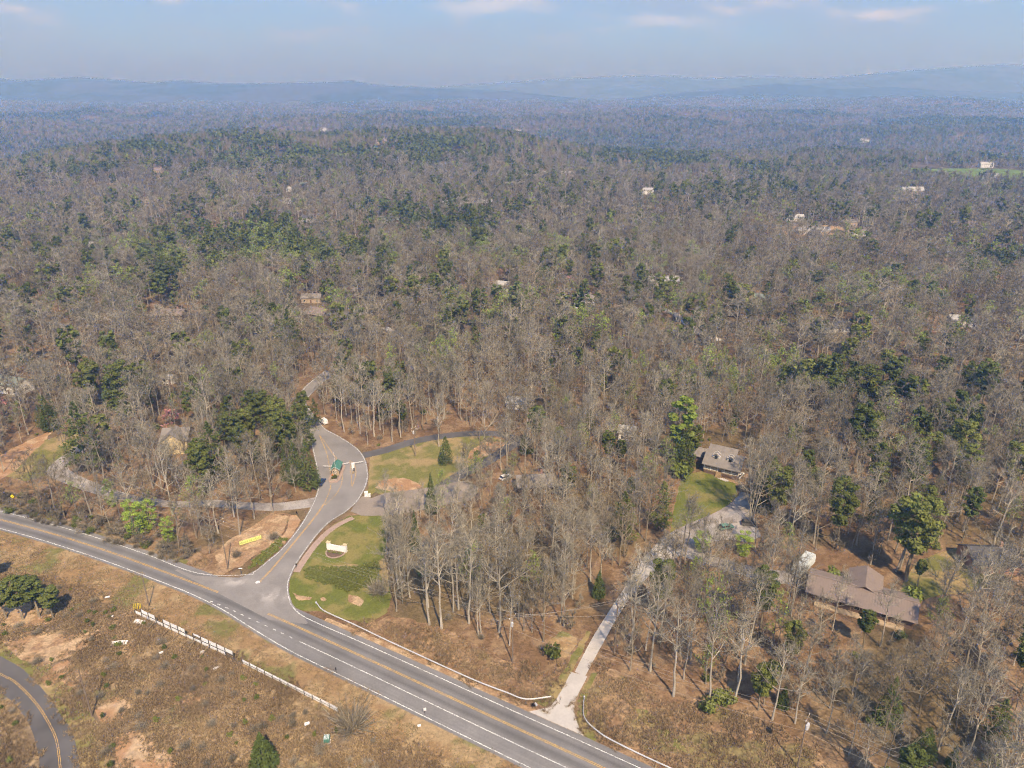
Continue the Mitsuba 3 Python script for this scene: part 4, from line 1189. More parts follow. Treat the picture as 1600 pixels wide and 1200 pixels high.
    ('pine_00', 225, 440, 394, 1.7, 'left pine of the dark round pine group at left', 'pine tree'),
    ('pine_10', 243, 454, 400, 1.7, 'tallest pine of the dark round pine group at left', 'pine tree'),
    ('pine_00', 264, 462, 408, 1.7, 'right pine of the dark round pine group at left', 'pine tree'),
    ('pine_10', 252, 474, 424, 1.7, 'front pine of the dark round pine group at left', 'pine tree'),
    ('pine_00', 205, 436, 404, 1.7, 'outlying pine left of the dark round pine group', 'pine tree'),
    ('pine_10', 1278, 640, 588, 1.7, 'pine at the left of the dark pine cluster at right', 'pine tree'),
    ('pine_00', 1300, 650, 585, 1.7, 'second pine of the dark pine cluster at right', 'pine tree'),
    ('pine_10', 1345, 640, 570, 1.7, 'large pine in the middle of the dark pine cluster', 'pine tree'),
    ('pine_00', 1388, 625, 556, 1.7, 'pine topping the dark pine cluster at right', 'pine tree'),
    ('pine_10', 1375, 655, 602, 1.7, 'low pine in the dark pine cluster at right', 'pine tree'),
    ('pine_00', 1245, 620, 560, 1.7, 'lone pine left of the dark pine cluster', 'pine tree'),
    ('oak_big', 328, 672, 574, 1.0, 'large spreading white barked tree above the yellow gabled house', 'bare tree'),
    ('oak_big2', 270, 805, 698, 1.05, 'white barked spreading tree by the gravel drive', 'bare tree'),
    ('oak_big', 366, 808, 705, .9, 'pale spreading tree left of the entrance bank', 'bare tree'),
    ('oak_big2', 120, 690, 610, .8, 'pale leaning tree at the top of the dry lawn', 'bare tree'),
    ('oak_big2', 240, 740, 664, .9, 'pale twisted tree between drive and yellow gabled house', 'bare tree'),
    ('bare_c0', 585, 682, 588, 1.2, 'tall white trunked tree behind the gatehouse', 'bare tree'),
    ('bare_c0', 613, 690, 608, 1.0, 'white trunked tree right of the tall one behind the gatehouse', 'bare tree'),
    ('bare_cx', 538, 674, 580, 1.0, 'pale straight tree at the edge of the entrance road', 'bare tree'),
    ('oak_big', 758, 703, 618, .85, 'spreading white tree inside the loop drive end', 'bare tree'),
    ('oak_big2', 686, 698, 612, .85, 'spreading pale tree behind the round topped cedar', 'bare tree'),
    ('sapling_1', 725, 716, 698, 1.0, 'small bare tree on the loop lawn', 'small tree'),
    ('vase_big', 1172, 818, 688, .85, 'wide vase shaped bare tree casting its shadow on the bright lawn', 'bare tree'),
    ('pruned', 1211, 862, 794, 1.0, 'stark white pruned tree with stub branches', 'pruned tree'),
    ('oak_big2', 1537, 955, 826, 1.0, 'great forked pale tree at the golden clearing', 'bare tree'),
    ('bud_10', 1103, 1048, 908, .75, 'tall tree with fresh yellow green crown right of the driveway', 'tree'),
    ('bare_c0', 1107, 1098, 940, .9, 'straight pale trunk under the yellow green crown', 'bare tree'),
    ('bare_c0', 1052, 1088, 930, 1.1, 'pale straight tree nearest the driveway verge', 'bare tree'),
    ('bare_a0', 1016, 1049, 890, 1.0, 'tall grey tree leaning over the old driveway', 'bare tree'),
    ('bare_cx', 1147, 1097, 925, .9, 'tall leaning pale tree right of the yellow green crown', 'bare tree'),
    ('bare_a0', 1079, 1029, 900, .9, 'grey tree behind the nearest pale straight tree', 'bare tree'),
    ('bare_c0', 690, 982, 812, 1.0, 'tall white trunk at the front of the middle wood', 'bare tree'),
    ('bare_a0', 671, 976, 838, 1.1, 'grey tree at the front left of the middle wood', 'bare tree'),
    ('bare_c0', 733, 974, 815, 1.0, 'white trunk right of the tall white trunk', 'bare tree'),
    ('bare_e0', 780, 988, 830, 1.0, 'upright tree at the front of the middle wood', 'bare tree'),
    ('oak_big2', 632, 870, 800, .9, 'sprawling pale tree over the lawn edge', 'bare tree'),
    ('fresh_0', 215, 838, 780, 1.0, 'bright green leafy shrub by the highway bank', 'shrub'),
    ('fresh_0', 236, 828, 778, .8, 'bright green pointed shrub right of the leafy one', 'shrub'),
    ('fresh_0', 176, 792, 748, .8, 'bright green young tree above the highway bank', 'shrub'),
    ('fresh_0', 264, 845, 806, .9, 'paler green shrub left of the bare poles', 'shrub'),
    ('redbud', 8, 655, 622, 1.2, 'reddish blossoming tree at the left edge', 'flowering tree'),
    ('redbud', 268, 668, 640, 1.4, 'pinkish blossoming tree above the yellow gabled house', 'flowering tree'),
    ('redbud', 548, 472, 450, 1.6, 'rosy blossoming tree on the middle slope', 'flowering tree'),
    ('redbud', 888, 452, 432, 2.0, 'orange tinted tree above the tall white house', 'flowering tree'),
    ('redbud', 1068, 480, 452, 1.4, 'orange tinted tree right of the round pine', 'flowering tree'),
    ('bush_2', 1063, 748, 722, 0.83, 'light green shrub at the corner of the dormered house', 'shrub'),
    ('fresh_0', 1096, 862, 828, 1.3, 'spreading green shrub in the gravel yard', 'shrub'),
    ('fresh_0', 1160, 868, 830, 1.2, 'dense shrub below the gravel yard', 'shrub'),
    ('bush_2', 1298, 908, 888, 0.94, 'light green shrub behind the long brown roof', 'shrub'),
    ('bush_2', 1424, 945, 918, 0.83, 'yellow green shrub at the end of the long brown roof', 'shrub'),
    ('bush_0', 864, 1030, 1006, 0.72, 'rounded shrub on the bank left of the driveway', 'shrub'),
    ('bush_1', 1130, 1100, 1078, 0.88, 'green shrub among the trunks right of the driveway', 'shrub'),
    ('bush_1', 1108, 1114, 1090, 0.72, 'bright green shrub at the foot of a pale trunk', 'shrub'),
    ('cedar_00', 414, 1200, 1146, 1.7, 'bushy dark green juniper at the bottom of the field', 'juniper'),
    ('bush_dry', 550, 1140, 1106, 1.0, 'large bare brown shrub in the field', 'shrub'),
    ('bush_0', 745, 712, 703, 0.77, 'small round clipped shrub on the loop lawn', 'shrub'),
    ('bush_dry', 590, 928, 906, 0.94, 'grey bare shrub at the edge of the juniper bed', 'shrub'),
    ('bush_dry', 370, 870, 858, 0.77, 'dark round dry shrub behind the banner pole', 'shrub'),
    ('bush_dry', 428, 842, 830, 0.94, 'purplish shrub beside the yellow banner', 'shrub'),
]
MODEL_H = dict(oak_big=20, oak_big2=19, vase_big=17, pruned=12, redbud=7, sapling_0=8, sapling_1=6, cedar_00=13, cedar_10=15, whitepine_00=21, whitepine_10=22,
               pine_00=20, pine_10=21, pine_20=22, bud_00=16, bud_10=18, bud_20=20, bush_0=2.3, bush_1=2.3, bush_2=2.3, bush_dry=2.1, fresh_0=10, fresh_1=22)
NAME = {'bare': 'bare_tree', 'oak': 'bare_tree', 'vase': 'bare_tree', 'pruned': 'bare_tree', 'redbud': 'flowering_tree', 'sapling': 'small_tree', 'cedar': 'evergreen_tree', 'whitepine': 'white_pine',
        'pine': 'pine_tree', 'bud': 'budding_tree', 'bush': 'shrub', 'fresh': 'leafy_shrub'}
rh = np.random.default_rng(5)
hand_xy = []
for mdl, hu, hv, ht, girth, lab, cat in HAND:
    x, y = G(hu, hv)
    mh = MODEL_H.get(mdl) or TREE_H[mdl[5]]
    tall = float(np.clip(rise(hu, hv, ht), 0.8, 34))
    sz = tall / mh
    key = number(NAME[mdl.split('_')[0]])
    inst(key, mdl, x, y, rh.uniform(0, 6.28), max(sz, .55 if mdl[:3] in ('bar',) else 0) * girth, sz)
    say(key, lab, cat)
    hand_xy.append((x, y, tall))
hand_xy = np.array(hand_xy)
from scipy.spatial import cKDTree
KD = cKDTree(hand_xy[:, :2])
near = near[KD.query(near)[0] > 3.6]
mid = mid[KD.query(mid)[0] > 4]
HPX = PX(hand_xy[:, 0], hand_xy[:, 1], hand_xy[:, 2] * .5)

REGION = [('in the middle wood between entrance lawn and concrete driveway', lambda u, v: (u > 560) & (u < 1010) & (v > 765)),
          ('in the wood right of the concrete driveway, below the long brown house', lambda u, v: (u >= 930) & (v > 905)),
          ('in the wood round the gravel drive, left of the entrance road', lambda u, v: (u < 505) & (v > 585)),
          ('in the wood behind the loop drive', lambda u, v: (u >= 470) & (u < 860) & (v > 560)),
          ('round the dormered house and its lawn', lambda u, v: (u >= 860) & (u < 1200) & (v > 590)),
          ('on the slope right of the dormered house', lambda u, v: (u >= 1010) & (v > 590)),
          ('on the wooded slope beyond the entrance road', lambda u, v: v > 0)]
LOOKS_ = dict(a='tall grey bare tree', b='brownish broad bare tree', c='slim pale straight bare tree', d='low wide dull brown bare tree', e='upright light grey bare tree', f='reddish brown bare tree')
EVER = {'pine_0': 'dark green pine', 'pine_1': 'mid green pine', 'pine_2': 'olive green pine', 'cedar_': 'dense dark cedar', 'whitep': 'layered white pine'}


def region(x, y):
    u, v, _ = PX(x, y, H(x, y))
    for name, test in REGION:
        if test(u, v):
            return name


LAND = [(x_, y_, lab.replace(' cut by the left edge', '')) for (x_, y_, _), (_, _, _, _, _, lab, _) in zip(hand_xy, HAND) if len(lab.split()) <= 8]
LAND += [(*G(u, v), lab) for u, v, lab in ((526, 858, 'the white sign wall'), (524, 744, 'the gatehouse'), (1125, 735, 'the dormered house'), (1345, 935, 'the long brown house'), (1254, 889, 'the covered caravan'), (356, 889, 'the pole by the banner'),
                                        (801, 1035, 'the dark pole'), (1246, 1199, 'the transformer pole'), (649, 713, 'the loop lawn pole'), (392, 848, 'the yellow banner'), (880, 1100, 'the concrete driveway mouth'), (274, 706, 'the yellow gabled house'),
                                        (1555, 897, 'the low brick house'), (640, 765, 'the orange bare bank'), (836, 772, 'the low greyish roof'), (950, 985, 'the old driveway'), (1090, 860, 'the gravel yard'), (505, 605, 'the far road bend'))]
LXY = cKDTree(np.array([l[:2] for l in LAND]))
TAKEN = set()


def single_out(look, x, y):
    """A label by what the tree stands beside: the nearest landmark that no like tree has claimed on that side."""
    d_, i_ = LXY.query([x, y], k=40)
    for far_ in ('just ', ''):
        for dist, j in zip(d_, i_):
            lx, ly, name = LAND[j]
            w = ('left of' if x < lx else 'right of') if abs(x - lx) > abs(y - ly) else ('behind' if y > ly else 'in front of')
            name = name if name.startswith('the ') else 'the ' + name
            lab = f'{look} {far_ if dist < 16 else "some way "}{w} {name}'
            if len(lab.split()) <= 16 and lab not in TAKEN:
                TAKEN.add(lab)
                return lab
    return f'{look} in the thick of the wood'


rs = np.random.default_rng(9)
sp = species(near, rs, .08, .08)
order = np.argsort(np.hypot(near[:, 0], near[:, 1]))
single = {0: 0, 1: 0, 2: 0}
LIMIT = {0: 262, 1: 150, 2: 110}
count = {}


def stuff(name, model, x, y, rz, s, sz=None, lab=None):
    count[name] = count.get(name, 0) + 1
    inst(f'{name}__{count[name]:05d}', model, x, y, rz, s, sz)
    if name not in labels:
        say(name, lab, kind='stuff')


def ever_model(rs, L):
    i = rs.choice(5, p=[.38, .27, .15, .10, .10])
    return ['pine_0', 'pine_1', 'pine_2' if L < 2 else 'pine_1', 'cedar_0', 'whitepine_0'][i] + str(L)


for i in order:
    x, y = near[i]
    r = math.hypot(x, y)
    k = int(sp[i])
    L = 0 if r < 262 else 1
    s = rs.choice([.6, .8, .95, 1.1], p=[.2, .3, .3, .2]) * rs.uniform(.92, 1.08)
    if k == 0:
        b = 'abcdef'[rs.choice(6, p=[.24, .16, .22, .12, .16, .10])]
        mdl = f'bare_{b}' + ('x' if L == 0 and b in 'abcd' and rs.uniform() < .4 else str(L))
    elif k == 1:
        mdl = ever_model(rs, L)
        s *= 0.95
    else:
        b = rs.integers(0, 3)
        mdl = f'bud_{b}{L}'
        s *= 0.85
    rz = rs.uniform(0, 6.28)
    u, v, _ = PX(x, y, 8)
    ub, vb, _ = PX(x, y, 0)
    if 590 < ub < 820 and 770 < vb < 880:
        s *= .8
    if 1240 < ub < 1450 and 960 < vb < 1090:
        if rs.uniform() < .5:
            continue
        s *= .85
    if ub < 140 and 738 < vb < 800:
        if rs.uniform() < .75:
            continue
        s *= .5
    if single[k] < LIMIT[k] and -40 < u < 1640 and v < 1230:
        single[k] += 1
        reg = region(x, y)
        if k == 0:
            key, look, cat = number('bare_tree'), LOOKS_[b], 'bare tree'
        elif k == 1:
            key, look, cat = number({'ceda': 'evergreen_tree', 'whit': 'white_pine'}.get(mdl[:4], 'pine_tree')), EVER[mdl[:6]], 'evergreen tree'
        else:
            key, look, cat = number('budding_tree'), ['yellow green budding tree', 'pale green budding tree', 'fresh green budding tree'][b], 'budding tree'
        inst(key, mdl, x, y, rz, s * 1.02, s)
        say(key, single_out(look, x, y), cat, cat + 's ' + reg)
    else:
        stuff({0: 'bare_wood', 1: 'evergreen_wood', 2: 'budding_wood'}[k], mdl, x, y, rz, s * 1.04, s,
              lab={0: 'mass of bare grey brown trees over the whole wooded country', 1: 'dark evergreens scattered through the bare wood', 2: 'yellow green budding trees scattered through the bare wood'}[k])
for pts, L, sc in ((mid, 1, 1.0), (far, 2, 1.05)):
    spm = species(pts, rs, .125, .14)
    for (x, y), k in zip(pts, spm):
        s = rs.choice([.6, .85, 1.0, 1.18], p=[.2, .3, .3, .2]) * rs.uniform(.9, 1.1) * sc
        rz = rs.uniform(0, 6.28)
        if k == 0:
            stuff('bare_wood', f'bare_{"abcdef"[rs.integers(0, 6 if L < 2 else 4)]}{L}', x, y, rz, s * 1.55, s)
        elif k == 1:
            stuff('evergreen_wood', ever_model(rs, L), x, y, rz, s * 1.12, s * rs.uniform(.8, 1.1))
        else:
            stuff('budding_wood', f'bud_{rs.integers(0, 3 if L < 2 else 2)}{L}', x, y, rz, s * 1.3, s * .9)


# ---- farther off the wood reads as one mass: patches of small trees laid on the hills
def patch(seed, size, n, pe, pb, fine):
    rg = np.random.default_rng(seed)
    bk, lf = Acc(), Acc()
    for _ in range(n):
        x, y = rg.uniform(-size / 2, size / 2, 2)
        h = rg.uniform(13, 21)
        z = rg.uniform()
        if z < pe:
            m = 12 if fine else 6
            R = rg.uniform(2.6, 4.0) * (1 if fine else 1.6)
            d = unit(rg.normal(size=(m, 3)) * [1, 1, .8])
            c = np.array([x, y, h * .72]) + d * [R, R, h * .26]
            a = unit(np.cross(d + [0, 0, .4], rg.normal(size=(m, 3)))); b = np.cross(unit(d + [0, 0, .4]), a)
            s = R * .75
            lf.tris(np.stack([c + a * s, c - a * s * .5 + b * s * .8, c - a * s * .5 - b * s * .8], 1), np.c_[np.clip(.5 + rg.normal(size=m) * .25, 0, 1), np.full(m, rg.uniform(.02, .4))])
        else:
            m = 15 if fine else 6
            base = np.array([x, y, h * .25]) + rg.normal(size=(m, 3)) * [.6, .6, h * .12]
            az, sp_ = rg.uniform(0, 6.28, m), rg.uniform(.1, 1, m) ** .6 * rg.uniform(3.0, 4.6)
            tip = np.stack([x + np.cos(az) * sp_, y + np.sin(az) * sp_, h * (1 - .25 * (sp_ / 4.5) ** 2) * rg.uniform(.85, 1.05, m)], 1)
            tr = spikes(rg, base, tip, .55 if fine else 1.3)
            if z < pe + pb:
                lf.tris(tr, np.c_[rg.uniform(.2, .8, m), np.full(m, .72)])
            else:
                bk.tris(tr, np.c_[rg.uniform(0, .3, m), np.full(m, rg.uniform(0, .9))])
    return [q.done() if q.v else None for q in (bk, lf)]


for nm, size, n, fine in (('near', 44, 30, True), ('far', 120, 62, False)):
    for i, (pe, pb) in enumerate([(.08, .05), (.22, .08), (.48, .06), (.82, .02)]):
        for j in range(2):
            kind(f'patch_{nm}{i}{j}', patch(400 + 10 * i + j, size, n, pe, pb, fine), ['m_bark', 'm_leaf'], ['crowns', 'leaves'])


def inst_tilt(key, model, x, y, rz, s):
    e = 12.0
    gx, gy = float(H(x + e, y) - H(x - e, y)) / (2 * e), float(H(x, y + e) - H(x, y - e)) / (2 * e)
    c, sn = math.cos(rz) * s, math.sin(rz) * s
    scene[key] = {'type': 'instance', 'model': {'type': 'ref', 'id': 'model_' + model},
                  'to_world': T([[c, -sn, 0, float(x)], [sn, c, 0, float(y)], [gx * c + gy * sn, -gx * sn + gy * c, s, float(H(x, y)) - 0.3], [0, 0, 0, 1.0]])}


PASTURE = [(G(1585, 278), 150, 190), (G(978, 252), 60, 26), (G(728, 314), 32, 16), (G(1425, 308), 60, 25), (G(1262, 362), 45, 20)]
for nm, r0, r1, spc in (('near', 1140, 3000, 40), ('far', 2960, 9500, 108)):
    q = scatter(rs, r0, r1, spc)
    q = q[~open_yard(q[:, 0], q[:, 1])]
    for (c, a, b) in PASTURE:
        q = q[((q[:, 0] - c[0]) / a) ** 2 + ((q[:, 1] - c[1]) / b) ** 2 > 1.3]
    u, v, _ = PX(q[:, 0], q[:, 1], H(q[:, 0], q[:, 1]) + 14)
    cl = f2(q[:, 0], q[:, 1], 120 if nm == 'near' else 500, 4, 70)
    e = np.maximum(blob(PINES, u, v), .15) * 1.4 * ss(.35, .7, cl) + .8 * ss(.60, .70, f2(q[:, 0], q[:, 1], 210 if nm == 'near' else 800, 3, 71))
    for (x, y), w in zip(q, e):
        i = 0 if w < .10 else 1 if w < .28 else 2 if w < .55 else 3
        count['far_wood'] = count.get('far_wood', 0) + 1
        inst_tilt(f'far_wood__{count["far_wood"]:05d}', f'patch_{nm}{i}{rs.integers(0, 2)}', x, y, rs.integers(0, 4) * 1.5708 + rs.normal() * .1, rs.uniform(.9, 1.1))
say('far_wood', 'hazy woods covering the hills from the ridge to the horizon', kind='stuff')

# ---- undergrowth: saplings and brush under the near trees and along the banks
ug = scatter(rs, 90, 330, 7.0)
ug = ug[~contains_xy(CLEAR, ug[:, 0], ug[:, 1])]
for (x, y) in ug:
    z = rs.uniform()
    if z < .42:
        stuff('undergrowth', f'sapling_{rs.integers(0, 2)}', x, y, rs.uniform(0, 6.28), rs.uniform(.5, 1.1), lab='thin saplings and low brush under the trees')
    elif z < .55:
        stuff('undergrowth', 'bush_dry', x, y, rs.uniform(0, 6.28), rs.uniform(.4, 1.0))
    elif z < .60:
        stuff('undergrowth', f'bush_{rs.integers(0, 2)}', x, y, rs.uniform(0, 6.28), rs.uniform(.4, 1.1))
ORD = 'first second third fourth fifth sixth seventh eighth ninth'.split()
# ------------------------------------------------------------------ houses
ROOF = dict(grey='m_roof_grey', lightgrey='m_roof_lightgrey', dark='m_roof_dark', green='m_roof_sage', brown='m_roof_brown', red='m_roof_brown')
WALL = dict(white='m_wall_white', cream='m_wall_cream', brown='m_wall_brown', brick='m_wall_brick', tan='m_wall_tan')


def pl(m, x, y, z, rz):
    return place(m, x, y, z, rz)


def house(x, y, w, d, e, rz, roof, wall, lab, z=None, chimney=True, pitch=.55):
    k = thing('house', lab, 'house', 'houses among the trees')
    z = float(H(x, y)) if z is None else z
    c, s = math.cos(rz), math.sin(rz)
    x, y = x - s * d / 2, y + c * d / 2          # the surveyed point is the foot of the front wall
    put('wall', pl(body(w, d, e, pitch), x, y, z, rz), WALL[wall], k)
    rf = put('roof', pl(gable(w, d, e, pitch), x, y, z, rz), ROOF[roof], k)
    if chimney and w > 9:
        put('chimney', pl(box(.8, .8, 2.2, w * .25, d * .12, e + pitch * d / 2 - 1.0), x, y, z, rz), 'm_wall_brick' if wall != 'white' else 'm_stone', rf)
    n = max(2, int(w // 3.4))
    for fl in range(1 if e < 4.2 else 2):
        for i in range(n):
            wx = -w / 2 + w * (i + .5) / n
            zz = .9 + 2.8 * fl
            if fl == 0 and i == n // 2:
                put('door', pl(box(1.0, .08, 2.1, wx, -d / 2 - .03, .1), x, y, z, rz), 'm_wall_brown' if wall != 'brown' else 'm_white', k)
            else:
                wk = put('window', pl(box(1.15, .08, 1.35, wx, -d / 2 - .03, zz), x, y, z, rz), 'm_white', k)
                put('pane', pl(box(.95, .04, 1.15, wx, -d / 2 - .075, zz + .1), x, y, z, rz), 'm_glass', wk)
    for sd in (-1, 1):
        wk = put('window', pl(box(.08, 1.1, 1.3, sd * (w / 2 + .03), 0, 1.0), x, y, z, rz), 'm_white', k)
        put('pane', pl(box(.04, .9, 1.1, sd * (w / 2 + .075), 0, 1.1), x, y, z, rz), 'm_glass', wk)
    return k


for a in HOUSE_AT:
    house(*a)

# the house with two dormers and a porch
A, B = G(1098.5, 738.5), G(1152, 751.5)
DRZ = math.atan2(B[1] - A[1], B[0] - A[0])
DW = float(np.hypot(*(B - A))) * 1.04
DC = (A + B) / 2 + np.array([-math.sin(DRZ), math.cos(DRZ)]) * 5.0
k = thing('dormered_house', 'house with brown shingle roof, two dormers and white railed porch above a bright lawn', 'house')


def dh(m, z=0):
    return place(m, DC[0], DC[1], z, DRZ)


put('wall', dh(box(DW - .4, 7.4, 3.7, 0, 1.3, 0)), 'm_wall_brown', k)
put('gable_wall', dh(body(DW - .5, 7.3, 3.9, .62)), 'm_wall_tan', k)
rk = put('roof', dh(gable(DW, 10.2, 3.75, .62, .45)), 'm_roof_grey', k)
for dx in (-DW * .21, DW * .19):
    dk = put('dormer', dh(place(body(1.6, 2.6, 1.5, .8).apply_transform(trimesh.transformations.rotation_matrix(math.pi / 2, [0, 0, 1])), dx, -1.7, 4.95)), 'm_white', k)
    put('dormer_roof', dh(place(gable(2.7, 1.7, 1.5, .8, .22, .12).apply_transform(trimesh.transformations.rotation_matrix(math.pi / 2, [0, 0, 1])), dx, -1.7, 4.98)), 'm_roof_grey', dk)
    put('pane', dh(box(.8, .06, .95, dx, -3.03, 5.35)), 'm_glass', dk)
put('porch_floor', dh(box(DW - .3, 2.3, .25, 0, -3.55, 1.15)), 'm_wood', k)
put('porch_skirt', dh(box(DW - .5, .15, 1.13, 0, -4.55, 0)), 'm_wall_brown', k)
for i, t in enumerate(np.linspace(-.48, .48, 6)):
    put('porch_post', dh(box(.2, .2, 2.5, t * DW, -4.5, 1.4)), 'm_white', k)
for a, b in ((-.47, -.12), (.03, .47)):
    put('railing', dh(cat_([box((b - a) * DW, .08, .1, (a + b) / 2 * DW, -4.6, 2.25), box((b - a) * DW, .08, .1, (a + b) / 2 * DW, -4.6, 1.55)] + [box(.05, .05, .62, q * DW, -4.6, 1.62) for q in np.arange(a + .01, b, .018)])), 'm_white', k)
for t in (-.36, -.2, .12, .3):
    wk = put('window', dh(box(1.2, .08, 1.5, t * DW, -2.44, 1.9)), 'm_white', k)
    put('pane', dh(box(1.0, .05, 1.3, t * DW, -2.49, 2.0)), 'm_glass', wk)
put('door', dh(box(1.0, .1, 2.1, -.04 * DW, -2.45, 1.42)), 'm_wall_brown', k)
put('steps', dh(cat_([box(1.8, .4, 1.15 - .28 * i, -.05 * DW, -4.85 - .4 * i, 0) for i in range(4)])), 'm_wood', k)
put('side_wing', dh(place(body(6.5, 6.0, 3.0, .5), -DW / 2 - 2.6, 4.0)), 'm_wall_brown', k)
put('wing_roof', dh(place(gable(7.0, 6.4, 3.0, .5), -DW / 2 - 2.6, 4.0)), 'm_roof_grey', k)
put('rear_wing', dh(place(body(8.5, 5.0, 3.4, .5), -2, 6.6)), 'm_wall_brown', k)
put('rear_roof', dh(place(gable(9.0, 5.4, 4.4, .5), -2, 6.6)), 'm_roof_grey', k)
put('footpath', sheet(smooth_line(gp([(1121, 745), (1128, 747), (1138, 750), (1137, 753), (1127, 750), (1120, 747)]), 3), .05), 'm_concrete', label='short pale front walk of the dormered house', kind='structure')

# the long brown house
A, B = G(1258, 925, 2.9), G(1434, 975, 2.9)
LRZ = math.atan2(B[1] - A[1], B[0] - A[0])
LW = float(np.hypot(*(B - A)))
R1 = G(1262, 895, 4.9)
LD = abs(float(np.dot(R1 - A, [-math.sin(LRZ), math.cos(LRZ)]))) * 2
LD = min(max(LD, 9.0), 13.0)
LC = (A + B) / 2 + np.array([-math.sin(LRZ), math.cos(LRZ)]) * LD / 2
k = thing('long_house', 'long low house with rust brown metal roof and a cross wing', 'house')


def lh(m, z=0):
    return place(m, LC[0], LC[1], z, LRZ)


put('wall', lh(body(LW - 1.2, LD - 2.4, 2.8, .36)), 'm_wall_brown', k)
put('roof', lh(gable(LW - .6, LD - .7, 2.95, .36, .35, .12)), 'm_roof_brown', k)
put('ridge_cap', lh(box(LW, .5, .08, 0, 0, 2.95 + .36 * (LD - .7) / 2 + .11)), 'm_roof_brown', k)
for i in range(1, 40):
    t = -LW / 2 + LW * i / 40
    put('roof_seam', lh(beam([t, -LD / 2 + .1, 3.0], [t, -.3, 2.95 + .36 * (LD - .7) / 2 + .07], .06, .09)), 'm_roof_brown', k)
put('cross_wing', lh(place(body(9.0, 7.5, 3.9, .50).apply_transform(trimesh.transformations.rotation_matrix(math.pi / 2, [0, 0, 1])), LW * .02, 4.2)), 'm_wall_brown', k, label='cross wing rising behind the long roof')
put('wing_roof', lh(place(gable(9.4, 7.8, 3.9, .5, .3, .12).apply_transform(trimesh.transformations.rotation_matrix(math.pi / 2, [0, 0, 1])), LW * .02, 4.2)), 'm_roof_brown', k)
for t in np.linspace(-.40, .36, 8):
    put('porch_post', lh(box(.18, .18, 2.7, t * LW, -LD / 2 + .5, 0)), 'm_wood', k)
put('porch_floor', lh(box(LW * .8, 2.0, .3, 0, -LD / 2 + .3, 0)), 'm_wall_tan', k)
for t in (-.3, -.18, -.02, .1, .22, .34):
    wk = put('window', lh(box(1.4, .08, 1.2, t * LW, -LD / 2 + 1.15, 1.1)), 'm_wall_cream', k)
    put('pane', lh(box(1.15, .05, .95, t * LW, -LD / 2 + 1.10, 1.22)), 'm_glass', wk)
put('door', lh(box(1.0, .1, 2.05, .05 * LW, -LD / 2 + 1.15, .3)), 'm_wall_cream', k)
put('skylight', lh(place(box(1.2, 1.0, .15), -LW * .2, -LD * .2, 3.9)), 'm_glass', k)

# the yellow gabled house and the brick house at the right
x, y = G(274, 706)
k = house(x, y, 9, 10.5, 4.6, .12, 'grey', 'cream', 'yellow gabled house peeping between pines left of the entrance road', pitch=.5, chimney=False)
x, y = G(274, 706)
put('front_gable', place(body(6.5, 7.0, 5.4, .75).apply_transform(trimesh.transformations.rotation_matrix(math.pi / 2, [0, 0, 1])), x, y + 1.2, 0, .12), 'm_wall_cream', k)
put('gable_roof', place(gable(6.8, 7.4, 5.4, .75, .35, .2).apply_transform(trimesh.transformations.rotation_matrix(math.pi / 2, [0, 0, 1])), x, y + 1.2, 0, .12), 'm_roof_grey', k)
x, y = G(1555, 897)
house(x, y, 12, 9, 3.0, -.08, 'dark', 'brick', 'low pinkish brick house with dark roof at the right edge')


# ------------------------------------------------------------------ vehicles
def rot(m, x, y, z, rz):
    return place(m, x, y, z, rz)


def prism(profile, width):
    """Side profile (x, z) extruded across y."""
    m = trimesh.creation.extrude_polygon(sg.Polygon(profile), width, engine='earcut')
    m.apply_transform(np.array([[1, 0, 0, 0], [0, 0, -1, width / 2], [0, 1, 0, 0], [0, 0, 0, 1.0]]))
    return m


def car(x, y, rz, paint_, lab, cat='car', van=False):
    k = thing('parked_van' if van else 'parked_car', lab, cat)
    z = float(H(x, y)) + .05
    hgt = 1.95 if van else 1.45
    low = prism([(-2.25, .35), (2.25, .35), (2.3, .62), (2.2, .85), (1.2, .95), (-2.2, .98), (-2.3, .7)], 1.8)
    cab = prism([(-2.15, .96), (1.15, .94), (.45, hgt), (-1.7 if not van else -2.1, hgt)], 1.62)
    put('body', rot(low, x, y, z, rz), paint_, k)
    put('cabin', rot(cab, x, y, z, rz), 'm_glass' if not van else paint_, k)
    put('roof_panel', rot(box(1.9 if not van else 2.5, 1.5, .06, -.65, 0, hgt), x, y, z, rz), paint_, k)
    if van:
        put('windscreen', rot(beam([1.18, 0, .97], [.52, 0, hgt - .05], 1.45, .05), x, y, z, rz), 'm_glass', k)
    for i in (-1.35, 1.4):
        for j in (-.85, .85):
            w = trimesh.creation.cylinder(.34, .24, sections=14)
            w.apply_transform(trimesh.transformations.rotation_matrix(math.pi / 2, [1, 0, 0]))
            w.apply_translation((i, j, .34))
            wk = put('wheel', rot(w, x, y, z, rz), 'm_black', k)
            h_ = trimesh.creation.cylinder(.19, .25, sections=10)
            h_.apply_transform(trimesh.transformations.rotation_matrix(math.pi / 2, [1, 0, 0]))
            h_.apply_translation((i, j * 1.012, .34))
            put('rim', rot(h_, x, y, z, rz), 'm_steel', wk)
    for j in (-.65, .65):
        put('headlight', rot(box(.08, .32, .16, 2.27, j, .6), x, y, z, rz), 'm_white', k)
        put('tail_light', rot(box(.08, .28, .18, -2.27, j, .72), x, y, z, rz), 'm_red', k)
    return k


